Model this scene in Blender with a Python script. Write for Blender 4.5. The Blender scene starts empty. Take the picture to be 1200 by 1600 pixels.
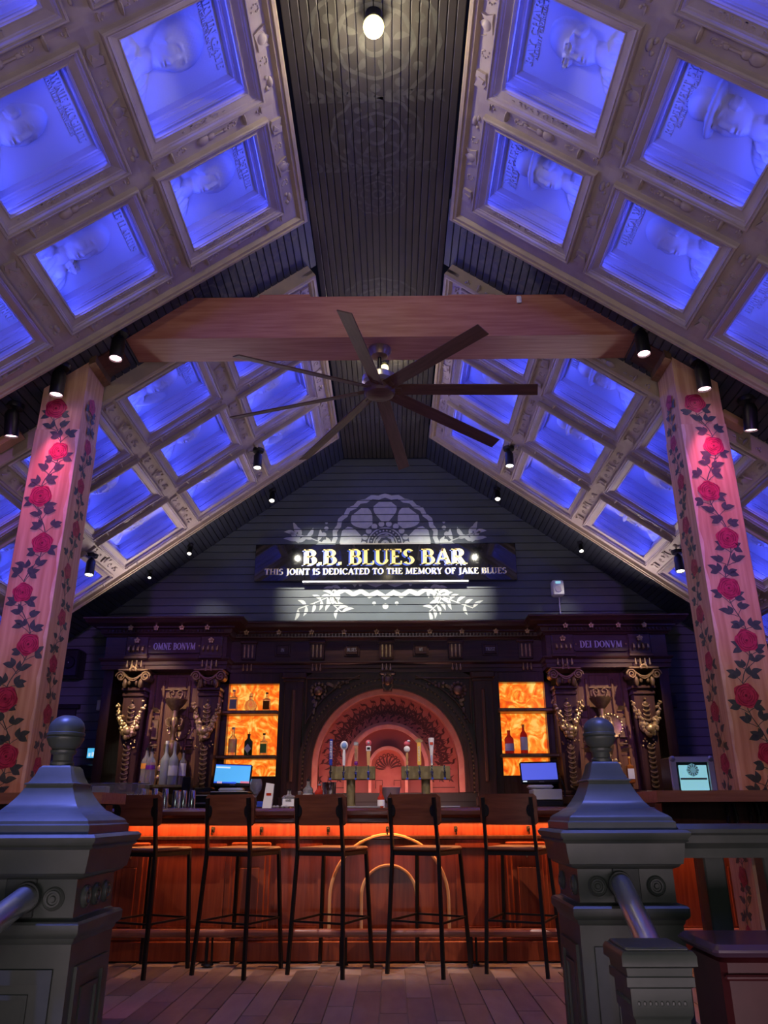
import bpy, bmesh, math, random
from mathutils import Vector, Matrix
from math import sin, cos, pi, tan, atan, atan2, radians, sqrt
random.seed(7)
SC = bpy.context.scene
COL = SC.collection
# ------------------------------------------------------------------ camera
F, PITCH, YAW, ROLL, XC, H = 1202.0, .372, -.0108, -.0031, .08, 1.0
cy_, sy_, cp_, sp_ = cos(YAW), sin(YAW), cos(PITCH), sin(PITCH)
fw = Vector((sy_*cp_, cy_*cp_, sp_)); rt = Vector((cy_, -sy_, 0)); up = rt.cross(fw)
r2 = cos(ROLL)*rt + sin(ROLL)*up; u2 = -sin(ROLL)*rt + cos(ROLL)*up
cam = bpy.data.cameras.new('camera'); co = bpy.data.objects.new('camera', cam); COL.objects.link(co)
m = Matrix((r2, u2, -fw)).transposed().to_4x4(); m.translation = (XC, 0, H); co.matrix_world = m
cam.sensor_fit = 'VERTICAL'; cam.sensor_height = 36; cam.sensor_width = 27; cam.lens = 36*F/1600
cam.clip_start = .05
SC.camera = co
SC.view_settings.view_transform = 'Standard'; SC.view_settings.look = 'None'
SC.view_settings.exposure = 0; SC.view_settings.gamma = 1; SC.view_settings.use_curve_mapping = False
# survey helper: height / offset of a facade point measured from the photo on a wall at distance Y
def ZA(py, Y): return H + Y*tan(PITCH + atan((800-py)/F))
def XA(px, Y, z=1.6):
    d = Y*cy_*cp_/cy_ + (z-H)*sp_
    return XC + (px-600)/F*d + Y*YAW/cp_*cp_
# ------------------------------------------------------------------ world, lights
w = bpy.data.worlds.new('world'); SC.world = w; w.use_nodes = True
w.node_tree.nodes['Background'].inputs[0].default_value = (.05, .05, .12, 1)
w.node_tree.nodes['Background'].inputs[1].default_value = .05
def lookat(o, loc, tgt):
    o.location = loc
    o.rotation_euler = (Vector(tgt)-Vector(loc)).to_track_quat('-Z', 'Y').to_euler()
def spot(name, loc, tgt, col, power, ang=40, blend=.6, r=.03, parent=None):
    l = bpy.data.lights.new(name, 'SPOT'); l.color = col; l.energy = power
    l.spot_size = radians(ang); l.spot_blend = blend; l.shadow_soft_size = r
    o = bpy.data.objects.new(name, l); COL.objects.link(o); lookat(o, loc, tgt); return o
def area(name, loc, tgt, col, power, sx, sy):
    l = bpy.data.lights.new(name, 'AREA'); l.color = col; l.energy = power; l.shape = 'RECTANGLE'; l.size = sx; l.size_y = sy
    o = bpy.data.objects.new(name, l); COL.objects.link(o); lookat(o, loc, tgt); return o
def point(name, loc, col, power, r=.05):
    l = bpy.data.lights.new(name, 'POINT'); l.color = col; l.energy = power; l.shadow_soft_size = r
    o = bpy.data.objects.new(name, l); COL.objects.link(o); o.location = loc; return o
# added fill lamps without fixtures, put in to brighten hall, columns, stair and floor
WARM = (1, .72, .42); PURP = (.62, .42, 1); BLUE = (.12, .16, 1)
area('hall_fill_light', (0, -1.3, .1), (0, -.7, 4), (1, .78, .88), 104, 4, 1.2)  # added unseen fill for the ceiling bays and beam
for sx in (-1, 1):
    area('far_coffer_fill_light', (sx*2.1, 7.96, 2.918), (sx*1.9, 6.4, 4.3), (1, .80, .76), 13, 1.0, .02)  # added strip without a fixture, brightens the far coffers from behind the cornice lip
    spot('column_fill_warm', (sx*.3, .9, 3.7), (sx*2.15, 4.62, 1.2), (1, .66, .42), 95, 30, 1, .08)  # added unseen warm fill for the lower columns
    spot('column_fill_purple', (sx*.9, -1.2, 3.3), (sx*2.18, 4.6, 2.7), (.52, .18, 1), 680, 20, .9, .08)  # added unseen purple fill for the column fronts
area('stair_fill_light', (.3, -2.2, 2.6), (0, 2.3, .6), (.80, 1, .86), 9, 1.2, .8)  # added unseen fill for the newel fronts
spot('newel_fill_left', (-1.25, 1.6, 4.1), (-.83, 2.1, 1.0), (.16, .2, 1), 900, 12, .9, .08)  # added spot in place of blue coffer glow on the left cap
spot('newel_fill_right', (.95, 1.8, 4.2), (.72, 2.45, 1.0), (.18, .22, 1), 380, 12, .9, .08)  # same added blue fill for the right cap
spot('floor_fill_light', (0, 2.2, 4.6), (0, 5.2, 0), (.8, .62, 1), 95, 60, .9, .15)
# house lamps under the ridge
point('ridge_lamp_light', (0, 2.95, 4.88), (1, .84, .5), 20, .05)
point('ridge_lamp_light', (0.02, 6.35, 4.86), (1, .82, .5), 7, .05)
# ------------------------------------------------------------------ materials
MATS = {}
def nodes(name):
    mt = bpy.data.materials.new(name); mt.use_nodes = True
    nt = mt.node_tree; return mt, nt, nt.nodes, nt.links, nt.nodes['Principled BSDF']
def mat(name, c, rough=.5, metal=0, c2=None, scale=4, stretch=(1, 1, 1), bump=0, bscale=None, spec=None, emis=None, estr=0, trans=0, detail=4, lo=.35, hi=.65, coat=0):
    if name in MATS: return MATS[name]
    mt, nt, N, L, b = nodes(name)
    b.inputs['Base Color'].default_value = (*c, 1); b.inputs['Roughness'].default_value = rough
    b.inputs['Metallic'].default_value = metal
    if spec is not None: b.inputs['Specular IOR Level'].default_value = spec
    if trans: b.inputs['Transmission Weight'].default_value = trans
    if coat: b.inputs['Coat Weight'].default_value = coat; b.inputs['Coat Roughness'].default_value = .2
    if emis: b.inputs['Emission Color'].default_value = (*emis, 1); b.inputs['Emission Strength'].default_value = estr
    if c2 or bump:
        tc = N.new('ShaderNodeTexCoord'); mp = N.new('ShaderNodeMapping'); mp.inputs['Scale'].default_value = stretch
        oi = N.new('ShaderNodeObjectInfo'); ad = N.new('ShaderNodeVectorMath'); ad.operation = 'ADD'
        mu = N.new('ShaderNodeMath'); mu.operation = 'MULTIPLY'; mu.inputs[1].default_value = 37.0
        L.new(oi.outputs['Random'], mu.inputs[0])
        L.new(tc.outputs['Object'], mp.inputs[0]); L.new(mp.outputs[0], ad.inputs[0]); L.new(mu.outputs[0], ad.inputs[1])
        nz = N.new('ShaderNodeTexNoise'); nz.inputs['Scale'].default_value = scale; nz.inputs['Detail'].default_value = detail
        L.new(ad.outputs[0], nz.inputs['Vector'])
        if c2:
            cr = N.new('ShaderNodeValToRGB'); cr.color_ramp.elements[0].position = lo; cr.color_ramp.elements[1].position = hi
            cr.color_ramp.elements[0].color = (*c, 1); cr.color_ramp.elements[1].color = (*c2, 1)
            L.new(nz.outputs['Fac'], cr.inputs[0]); L.new(cr.outputs[0], b.inputs['Base Color'])
        if bump:
            bp = N.new('ShaderNodeBump'); bp.inputs['Strength'].default_value = bump; bp.inputs['Distance'].default_value = .01
            L.new(nz.outputs['Fac'], bp.inputs['Height']); L.new(bp.outputs[0], b.inputs['Normal'])
    MATS[name] = mt; return mt
def wood(name, c, c2, axis='z', rough=.4, scale=5, coat=0, bump=.15, spec=.4):
    st = {'x': (.6, 9, 9), 'y': (9, .6, 9), 'z': (9, 9, .6)}[axis]
    return mat(name, c, rough, 0, c2, scale, st, bump, coat=coat, spec=spec)
def fire_mat():
    mt, nt, N, L, b = nodes('backlit_amber_marble')
    tc = N.new('ShaderNodeTexCoord'); n1 = N.new('ShaderNodeTexNoise'); n1.inputs['Scale'].default_value = 6; n1.inputs['Distortion'].default_value = 3.0; n1.inputs['Detail'].default_value = 3
    oi = N.new('ShaderNodeObjectInfo'); ad = N.new('ShaderNodeVectorMath'); mu = N.new('ShaderNodeMath'); mu.operation = 'MULTIPLY'; mu.inputs[1].default_value = 11
    L.new(oi.outputs['Random'], mu.inputs[0]); L.new(tc.outputs['Object'], ad.inputs[0]); L.new(mu.outputs[0], ad.inputs[1]); L.new(ad.outputs[0], n1.inputs['Vector'])
    cr = N.new('ShaderNodeValToRGB'); e = cr.color_ramp.elements
    e[0].position = .3; e[0].color = (.75, .07, .005, 1); e[1].position = .72; e[1].color = (1, .72, .18, 1)
    x = e.new(.45); x.color = (1, .17, .01, 1); x = e.new(.55); x.color = (1, .33, .03, 1)
    L.new(n1.outputs['Fac'], cr.inputs[0]); L.new(cr.outputs[0], b.inputs['Emission Color']); L.new(cr.outputs[0], b.inputs['Base Color'])
    b.inputs['Emission Strength'].default_value = 1.0; b.inputs['Roughness'].default_value = .3
    return mt
M = dict(
 coffer=mat('taupe_carved_paint', (.36, .30, .29), .55, 0, (.43, .37, .355), 6, bump=.05),
 rim=mat('gilded_taupe_rim', (.42, .33, .24), .45, 0, (.34, .28, .22), 8),
 relief=mat('plaster_relief', (.34, .35, .38), .6),
 well=mat('painted_well_board', (.27, .25, .30), .5, 0, (.30, .28, .33), 5, (1, 1, 4)),
 led=mat('blue_led_strip', (.1, .1, 1), .5, emis=(.060, .090, 1), estr=92),
 board=mat('dark_blue_beadboard', (.030, .036, .052), .45, 0, (.042, .050, .070), 3, bump=.03),
 ridge=mat('dark_ridge_beadboard', (.045, .042, .045), .45, 0, (.06, .055, .058), 3, bump=.03),
 wall=mat('blue_grey_shiplap', (.075, .092, .11), .5, 0, (.09, .11, .13), 3, bump=.03),
 stencil=mat('pale_stencil_paint', (.50, .54, .52), .5, 0, (.58, .61, .58), 20),
 stencil2=mat('faded_stencil_paint', (.062, .062, .064), .55, 0, (.10, .10, .10), 14),
 beam=wood('red_brown_beam_wood', (.33, .12, .08), (.43, .19, .13), 'x', .45),
 block=wood('pale_brown_block', (.35, .18, .12), (.42, .23, .16), 'x', .5),
 column=wood('painted_pine', (.50, .255, .155), (.66, .40, .26), 'z', .5, 4),
 rose=mat('rose_paint', (.36, .015, .06), .5, 0, (.50, .035, .10), 26, lo=.4, hi=.6),
 rosedk=mat('rose_dark_line_paint', (.14, .006, .025), .5),
 leafp=mat('leaf_paint', (.035, .05, .06), .5, 0, (.06, .085, .08), 30),
 edge=mat('peeled_column_edge', (.62, .42, .33), .5, 0, (.75, .55, .44), 12),
 dark=wood('dark_mahogany', (.036, .014, .012), (.062, .025, .019), 'z', .32, coat=.3),
 darkh=wood('dark_mahogany_rail', (.042, .015, .013), (.072, .027, .021), 'x', .32, coat=.3),
 panelw=wood('brown_mahogany_panel', (.10, .042, .022), (.15, .066, .036), 'z', .38, coat=.2),
 barw=wood('red_bar_front_wood', (.22, .036, .013), (.32, .066, .022), 'z', .35, coat=.3),
 bartop=wood('dark_bar_top', (.055, .018, .014), (.09, .03, .022), 'x', .15, coat=.6),
 gold=mat('old_gilt', (.62, .44, .22), .38, .75, (.40, .25, .12), 30),
 bronze=mat('bronze_gilt', (.30, .19, .11), .38, .7, (.20, .12, .07), 25),
 brass=mat('brushed_brass', (.30, .25, .12), .5, .6, (.24, .195, .09), 30),
 redp=mat('carved_red_panel', (.42, .10, .08), .5, 0, (.48, .14, .11), 10),
 redd=mat('dark_red_ornament', (.10, .02, .02), .5),
 redl=mat('pale_red_moulding', (.62, .22, .17), .4, 0, (.70, .3, .22), 12),
 redled=mat('red_led_tube', (1, .2, .1), .5, emis=(1, .24, .17), estr=16),
 orled=mat('amber_led_tape', (1, .3, .05), .5, emis=(1, .34, .08), estr=14),
 newel=mat('green_grey_newel_paint', (.058, .070, .060), .4, 0, (.095, .105, .092), 7, bump=.12),
 newelw=mat('dark_recess_paint', (.04, .048, .043), .5),
 steel=mat('brushed_steel_tube', (.75, .77, .80), .32, 1),
 chrome=mat('polished_steel', (.75, .76, .8), .12, 1),
 black=mat('black_metal', (.012, .012, .014), .4, .3),
 blackp=mat('black_plastic', (.015, .015, .018), .35),
 seat=wood('red_walnut_seat', (.11, .034, .018), (.17, .058, .030), 'x', .4, 4),
 floor=mat('stone_plank', (.17, .13, .125), .42, 0, (.23, .18, .17), 5, (3, .8, 3), .08),
 floor2=mat('stone_plank_dark', (.115, .095, .095), .42, 0, (.165, .135, .13), 5, (3, .8, 3), .08),
 floor3=mat('stone_plank_light', (.24, .19, .175), .42, 0, (.29, .235, .215), 5, (3, .8, 3), .08),
 grout=mat('pale_grout', (.30, .25, .23), .7),
 fan=wood('brown_fan_blade', (.075, .038, .028), (.11, .055, .042), 'x', .5),
 signb=mat('glossy_black_sign', (.006, .006, .009), .03, 0, spec=.9),
 gilt=mat('gold_sign_paint', (1, .74, .22), .4),
 signblue=mat('blue_sign_shadow', (.05, .10, .55), .35),
 cream=mat('cream_sign_paint', (.95, .82, .55), .4),
 glow=mat('lamp_glass_glow', (1, .9, .6), .3, emis=(1, .85, .32), estr=2.6),
 spotglow=mat('spot_lens_glow', (1, .9, .8), .3, emis=(1, .9, .75), estr=12),
 spotred=mat('spot_lens_pink_glow', (1, .6, .6), .3, emis=(1, .55, .62), estr=7),
 white=mat('white_plastic', (.72, .72, .70), .45), paper=mat('white_paper', (.8, .8, .78), .6),
 glass=mat('clear_glass', (.86, .90, .92), .06, trans=.85, spec=.6),
 frost=mat('frosted_glass', (.42, .46, .50), .3, trans=.4),
 amber=mat('amber_liquid_glass', (.65, .22, .04), .08, trans=.6),
 redgl=mat('red_liquid_glass', (.75, .06, .02), .1, trans=.45),
 green=mat('green_label', (.16, .42, .08), .5), olive=mat('olive_glass', (.03, .07, .02), .12),
 cyan=mat('cyan_screen', (.1, .5, .9), .3, emis=(.10, .47, .92), estr=.85),
 bluescr=mat('blue_screen', (.08, .1, .6), .3, emis=(.09, .12, .70), estr=.9),
 scrwhite=mat('screen_white', (.8, .9, 1), .4, emis=(.75, .9, 1), estr=.8),
 scrblue=mat('screen_navy', (.05, .1, .6), .4, emis=(.03, .12, .8), estr=.8),
 scrred=mat('screen_red', (.8, .2, .3), .4, emis=(.75, .2, .3), estr=.8),
 scror=mat('screen_orange', (1, .6, .4), .4, emis=(1, .55, .3), estr=.8),
 ice=mat('ice_blue_lit_glass', (.3, .6, .65), .2, emis=(.30, .68, .76), estr=.75),
 iced=mat('dim_teal_lit_plastic', (.2, .42, .48), .3, emis=(.18, .42, .5), estr=.5),
 thermo=mat('thermostat_screen', (.1, .5, .8), .3, emis=(.08, .5, .85), estr=.9),
 alu=mat('aluminium_trim', (.62, .60, .62), .3, .8), orange=mat('orange_label', (.9, .35, .05), .5),
 tapblue=mat('blue_tap_handle', (.02, .04, .35), .3), tapwhite=mat('white_tap_handle', (.8, .8, .78), .3),
 tapyel=mat('yellow_tap_handle', (.85, .50, .08), .4), purple=mat('purple_tap_handle', (.2, .03, .28), .3),
 pink=mat('pink_tap_top', (.7, .12, .15), .3), tapwood=mat('wooden_tap_handle', (.55, .32, .12), .4),
 redbox=mat('oxblood_leather', (.10, .018, .022), .35, 0, (.13, .025, .03), 12), ledge=wood('red_oak_ledge', (.23, .085, .06), (.33, .14, .10), 'x', .35, coat=.2),
 fire=fire_mat(), tan_=mat('tan_notice', (.55, .30, .16), .5), wicker=mat('dark_wicker', (.12, .05, .035), .6, 0, (.2, .09, .06), 40),
 bucket=mat('translucent_bucket', (.80, .62, .60), .35, trans=.2), nearblack=mat('near_black_matte', (.02, .02, .03), .8),  # near-black matte for side walls, door and board backings
)
# ------------------------------------------------------------------ mesh helper
class MB:
    def __init__(s): s.v = []; s.f = []; s.x = None
    def _a(s, vs, fs):
        n = len(s.v)
        if s.x is not None: vs = [s.x @ Vector(p) for p in vs]
        s.v += [tuple(p) for p in vs]; s.f += [tuple(i+n for i in f) for f in fs]; return s
    def box(s, x0, x1, y0, y1, z0, z1, c=0):
        if c <= 0:
            return s._a([(x0,y0,z0),(x1,y0,z0),(x1,y1,z0),(x0,y1,z0),(x0,y0,z1),(x1,y0,z1),(x1,y1,z1),(x0,y1,z1)],
                        [(0,3,2,1),(4,5,6,7),(0,1,5,4),(1,2,6,5),(2,3,7,6),(3,0,4,7)])
        c = min(c, .45*min(abs(x1-x0), abs(y1-y0), abs(z1-z0)))
        lv = [(z0, c), (z0+c, 0), (z1-c, 0), (z1, c)]; vs = []; fs = []
        for z, k in lv:
            vs += [(x0+k+c,y0+k,z),(x1-k-c,y0+k,z),(x1-k,y0+k+c,z),(x1-k,y1-k-c,z),(x1-k-c,y1-k,z),(x0+k+c,y1-k,z),(x0+k,y1-k-c,z),(x0+k,y0+k+c,z)]
        for l in range(3):
            for i in range(8): j = (i+1) % 8; fs.append((l*8+i, l*8+j, l*8+8+j, l*8+8+i))
        fs.append(tuple(range(7, -1, -1))); fs.append(tuple(range(24, 32)))
        return s._a(vs, fs)
    def lathe(s, prof, c=(0,0,0), n=16, axis='z', a0=0, a1=2*pi):
        full = abs(a1-a0-2*pi) < 1e-6; k = n if full else n+1; vs = []; fs = []
        for r, z in prof:
            for i in range(k):
                a = a0+(a1-a0)*i/n; p = (r*cos(a), r*sin(a), z)
                if axis == 'y': p = (p[0], p[2], p[1])
                if axis == 'x': p = (p[2], p[0], p[1])
                vs.append((p[0]+c[0], p[1]+c[1], p[2]+c[2]))
        for j in range(len(prof)-1):
            for i in range(n if full else n):
                i2 = (i+1) % k; fs.append((j*k+i, j*k+i2, j*k+k+i2, j*k+k+i))
        if full:
            if prof[0][0] > 1e-5: fs.append(tuple(range(k-1, -1, -1)))
            if prof[-1][0] > 1e-5: fs.append(tuple(range((len(prof)-1)*k, len(prof)*k)))
        return s._a(vs, fs)
    def tube(s, pts, r, n=8, caps=True):
        pts = [Vector(p) for p in pts]; rs = r if isinstance(r, (list, tuple)) else [r]*len(pts); vs = []; fs = []
        ref = Vector((0, 0, 1))
        for i, p in enumerate(pts):
            t = (pts[min(i+1, len(pts)-1)]-pts[max(i-1, 0)]).normalized()
            q = ref if abs(t.dot(ref)) < .95 else Vector((1, 0, 0))
            a = t.cross(q).normalized(); b = t.cross(a)
            if i and a.dot(pa) < 0 and abs(t.dot(pt)) > .3: a = -a; b = -b
            pa = a; pt = t
            for k in range(n):
                an = 2*pi*k/n+pi/n; vs.append(p+(a*cos(an)+b*sin(an))*rs[i])
        for j in range(len(pts)-1):
            for k in range(n): k2 = (k+1) % n; fs.append((j*n+k, j*n+k2, j*n+n+k2, j*n+n+k))
        if caps: fs.append(tuple(range(n-1, -1, -1))); fs.append(tuple(range((len(pts)-1)*n, len(pts)*n)))
        return s._a(vs, fs)
    def ball(s, c, rx, ry=None, rz=None, n=10, m_=6):
        ry = ry or rx; rz = rz or rx
        vs = [(c[0], c[1], c[2]-rz)]; fs = []
        for j in range(1, m_):
            a = -pi/2+pi*j/m_
            for i in range(n): t = 2*pi*i/n; vs.append((c[0]+rx*cos(a)*cos(t), c[1]+ry*cos(a)*sin(t), c[2]+rz*sin(a)))
        vs.append((c[0], c[1], c[2]+rz)); L = len(vs)-1
        for i in range(n):
            fs.append((0, 1+(i+1) % n, 1+i)); fs.append((L, L-n+i, L-n+(i+1) % n))
            for j in range(m_-2): a = 1+j*n+i; b = 1+j*n+(i+1) % n; fs.append((a, b, b+n, a+n))
        return s._a(vs, fs)
    def prism(s, poly, d0, d1, plane='xz'):
        """polygon (2D) extruded; xz: depth along y, xy: along z, yz: along x"""
        def P(a, b, d): return {'xz': (a, d, b), 'xy': (a, b, d), 'yz': (d, a, b)}[plane]
        n = len(poly); vs = [P(a, b, d0) for a, b in poly]+[P(a, b, d1) for a, b in poly]
        fs = [tuple(range(n)), tuple(range(2*n-1, n-1, -1))]+[(i, n+i, n+(i+1) % n, (i+1) % n) for i in range(n)]
        return s._a(vs, fs)
    def strip(s, A, B, d0, d1, plane='xz', closed=False):
        """band between two equal-length polylines, extruded"""
        def P(a, d): return {'xz': (a[0], d, a[1]), 'xy': (a[0], a[1], d), 'yz': (d, a[0], a[1])}[plane]
        n = len(A); vs = [P(a, d0) for a in A]+[P(b, d0) for b in B]+[P(a, d1) for a in A]+[P(b, d1) for b in B]; fs = []
        for i in range(n if closed else n-1):
            j = (i+1) % n
            fs += [(i, j, n+j, n+i), (2*n+i, 3*n+i, 3*n+j, 2*n+j), (i, 2*n+i, 2*n+j, j), (n+i, n+j, 3*n+j, 3*n+i)]
        if not closed: fs += [(0, n, 3*n, 2*n), (n-1, 3*n-1, 4*n-1, 2*n-1)]
        return s._a(vs, fs)
    def mold(s, prof, path, closed=False):
        """profile [(out, z)] swept along a plan path, out = to the right of travel"""
        n = len(path); vs = []; fs = []; k = len(prof)
        for i, p in enumerate(path):
            p = Vector(p); a = Vector(path[i-1]) if (i or closed) else None; b = Vector(path[(i+1) % n]) if (i < n-1 or closed) else None
            d1 = (p-a).normalized() if a is not None else (b-p).normalized(); d2 = (b-p).normalized() if b is not None else d1
            n1 = Vector((d1.y, -d1.x)); n2 = Vector((d2.y, -d2.x)); mt = (n1+n2).normalized(); q = 1/max(.3, mt.dot(n1))
            for o, z in prof: vs.append((p.x+mt.x*o*q, p.y+mt.y*o*q, z))
        for i in range(n if closed else n-1):
            j = (i+1) % n
            for t in range(k-1): fs.append((i*k+t, i*k+t+1, j*k+t+1, j*k+t))
        if not closed: fs += [tuple(range(k)), tuple(range(n*k-1, (n-1)*k-1, -1))]
        return s._a(vs, fs)
    def sq(s, prof, cx=0, cy=0):
        """square post: profile of (half width, z)"""
        vs = []; fs = []
        for h, z in prof: vs += [(cx-h, cy-h, z), (cx+h, cy-h, z), (cx+h, cy+h, z), (cx-h, cy+h, z)]
        for j in range(len(prof)-1):
            for i in range(4): k = (i+1) % 4; fs.append((j*4+i, j*4+k, j*4+4+k, j*4+4+i))
        fs.append((3, 2, 1, 0)); L = 4*(len(prof)-1); fs.append((L, L+1, L+2, L+3)); return s._a(vs, fs)
    def mesh(s, name, mt, smooth=True, ang=35):
        me = bpy.data.meshes.new(name); me.from_pydata(s.v, [], s.f); me.materials.append(mt)
        if smooth and len(me.polygons):
            me.shade_smooth(); me.set_sharp_from_angle(angle=radians(ang))
        return me
    def build(s, name, mt, parent=None, loc=None, rot=None, smooth=True):
        me = s.mesh(name, mt, smooth)
        # recentre the origin of parts and things on their own bounds
        o = bpy.data.objects.new(name, me); COL.objects.link(o)
        if parent is not None: o.parent = parent
        if loc: o.location = loc
        if rot: o.rotation_euler = rot
        return o
def link(name, me, parent=None, loc=(0,0,0), rot=None, scl=None):
    o = bpy.data.objects.new(name, me); COL.objects.link(o); o.parent = parent; o.location = loc
    if rot: o.rotation_euler = rot
    if scl: o.scale = scl
    return o
def tag(o, label=None, cat=None, group=None, kind=None):
    if label: o['label'] = label
    if cat: o['category'] = cat
    if group: o['group'] = group
    if kind: o['kind'] = kind
    return o
def thing(name, label, cat, loc=(0,0,0), rz=0, group=None):
    o = bpy.data.objects.new(name, None); COL.objects.link(o); o.empty_display_size = .1
    o.location = loc; o.rotation_euler = (0, 0, rz); return tag(o, label, cat, group)
def dup(o, loc=None, rz=None, label=None):
    def cp(a, p):
        c = a.copy(); COL.objects.link(c); c.parent = p
        for ch in [x for x in bpy.data.objects if x.parent == a]: cp(ch, c)
        return c
    c = cp(o, None)
    if loc is not None: c.location = loc
    if rz is not None: c.rotation_euler[2] = rz
    if label: c['label'] = label
    return c
# ------------------------------------------------------------------ serif lettering built from strokes
TK, TN, SF = .19, .085, .06
def arc(cx, cy, rx, ry, a0, a1, n=10): return ('a', cx, cy, rx, ry, a0, a1, n)
G = {
 'A': (.86, [('l',.12,0,.43,1,TN),('l',.43,1,.74,0,TK),('l',.24,.36,.62,.36,TN)], [(.12,0,.3),(.74,0,.34)]),
 'B': (.74, [('l',.2,0,.2,1,TK),('l',.2,.97,.4,.97,TN),('l',.2,.53,.42,.53,TN),('l',.2,.03,.42,.03,TN),arc(.38,.75,.2,.22,90,-90),arc(.42,.28,.22,.25,90,-90)], [(.16,0,.28),(.16,1,.28)]),
 'C': (.8, [arc(.45,.5,.34,.46,40,320,16)], [(.72,.78,.1)]),
 'D': (.84, [('l',.2,0,.2,1,TK),('l',.2,.97,.42,.97,TN),('l',.2,.03,.42,.03,TN),arc(.42,.5,.3,.47,90,-90)], [(.16,0,.28),(.16,1,.28)]),
 'E': (.7, [('l',.2,0,.2,1,TK),('l',.2,.97,.6,.97,TN),('l',.2,.52,.5,.52,TN),('l',.2,.03,.62,.03,TN),('l',.6,.97,.6,.8,TN),('l',.62,.03,.62,.22,TN)], [(.16,0,.28),(.16,1,.28)]),
 'F': (.66, [('l',.2,0,.2,1,TK),('l',.2,.97,.6,.97,TN),('l',.2,.52,.5,.52,TN),('l',.6,.97,.6,.8,TN)], [(.2,0,.36),(.16,1,.28)]),
 'G': (.86, [arc(.45,.5,.34,.46,40,330,16),('l',.72,.05,.72,.42,TK*.8)], [(.72,.42,.28)]),
 'H': (.9, [('l',.2,0,.2,1,TK),('l',.7,0,.7,1,TK),('l',.2,.52,.7,.52,TN)], [(.2,0,.34),(.2,1,.34),(.7,0,.34),(.7,1,.34)]),
 'I': (.42, [('l',.21,0,.21,1,TK)], [(.21,0,.36),(.21,1,.36)]),
 'J': (.5, [('l',.3,.05,.3,1,TK),arc(.16,.05,.14,.2,0,-120,6)], [(.3,1,.36)]),
 'K': (.84, [('l',.2,0,.2,1,TK),('l',.62,1,.22,.45,TN),('l',.34,.58,.7,0,TK)], [(.2,0,.34),(.2,1,.34),(.64,1,.24),(.72,0,.3)]),
 'L': (.68, [('l',.2,0,.2,1,TK),('l',.2,.03,.62,.03,TN),('l',.62,.03,.62,.25,TN)], [(.16,0,.28),(.2,1,.36)]),
 'M': (1.06, [('l',.16,0,.2,1,TN),('l',.2,1,.53,.05,TK),('l',.53,.05,.86,1,TN),('l',.86,1,.88,0,TK)], [(.16,0,.28),(.16,1,.24),(.88,0,.32),(.9,1,.24)]),
 'N': (.9, [('l',.18,0,.18,1,TN),('l',.18,1,.72,0,TK),('l',.72,0,.72,1,TN)], [(.18,0,.3),(.14,1,.26),(.72,1,.3)]),
 'O': (.88, [arc(.44,.5,.33,.46,0,360,20)], []),
 'P': (.7, [('l',.2,0,.2,1,TK),('l',.2,.97,.4,.97,TN),('l',.2,.47,.4,.47,TN),arc(.38,.72,.22,.25,90,-90)], [(.2,0,.36),(.16,1,.28)]),
 'Q': (.88, [arc(.44,.5,.33,.46,0,360,20),('l',.5,.1,.8,-.15,TN)], []),
 'R': (.8, [('l',.2,0,.2,1,TK),('l',.2,.97,.4,.97,TN),('l',.2,.5,.4,.5,TN),arc(.38,.74,.22,.24,90,-90),('l',.4,.5,.68,0,TK)], [(.2,0,.36),(.16,1,.28),(.72,0,.24)]),
 'S': (.66, [arc(.33,.74,.2,.22,30,250,10),arc(.33,.27,.22,.24,80,-150,10)], []),
 'T': (.74, [('l',.37,0,.37,1,TK),('l',.08,.97,.66,.97,TN),('l',.08,.97,.06,.78,TN),('l',.66,.97,.68,.78,TN)], [(.37,0,.36)]),
 'U': (.84, [('l',.18,.3,.18,1,TK),('l',.66,.3,.66,1,TN),arc(.42,.3,.24,.27,180,360,10)], [(.18,1,.34),(.66,1,.28)]),
 'V': (.84, [('l',.14,1,.44,0,TK),('l',.44,0,.72,1,TN)], [(.14,1,.34),(.72,1,.28)]),
 'W': (1.16, [('l',.12,1,.36,0,TK),('l',.36,0,.6,.95,TN),('l',.56,1,.8,0,TK),('l',.8,0,1.04,1,TN)], [(.12,1,.32),(1.04,1,.28)]),
 'X': (.84, [('l',.14,1,.7,0,TK),('l',.66,1,.16,0,TN)], [(.14,1,.3),(.7,0,.3),(.68,1,.24),(.14,0,.24)]),
 'Z': (.7, [('l',.1,.97,.6,.97,TN),('l',.6,1,.1,0,TK*.8),('l',.1,.03,.62,.03,TN)], []),
 'Y': (.8, [('l',.12,1,.4,.48,TK),('l',.68,1,.4,.48,TN),('l',.4,0,.4,.48,TK)], [(.12,1,.3),(.68,1,.26),(.4,0,.36)]),
 '.': (.3, [('l',.15,0,.15,.17,.18)], []), ',': (.3, [('l',.18,.14,.1,-.14,.12)], []), "'": (.24, [('l',.12,.8,.14,1.02,.12)], []),
 '-': (.4, [('l',.06,.45,.34,.45,TN)], []), ' ': (.38, [], []), '*': (.5, [('l',.25,.3,.25,.7,TN),('l',.07,.4,.43,.6,TN),('l',.07,.6,.43,.4,TN)], []),
 '1': (.46, [('l',.24,0,.24,1,TK*.8)], [(.24,0,.3)]), '9': (.62, [arc(.31,.68,.2,.28,0,360,12),('l',.51,.68,.3,0,TN)], []),
 '0': (.66, [arc(.33,.5,.24,.46,0,360,14)], []), '3': (.6, [arc(.28,.74,.2,.22,120,-90,8),arc(.28,.27,.22,.24,90,-120,8)], []),
}
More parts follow.
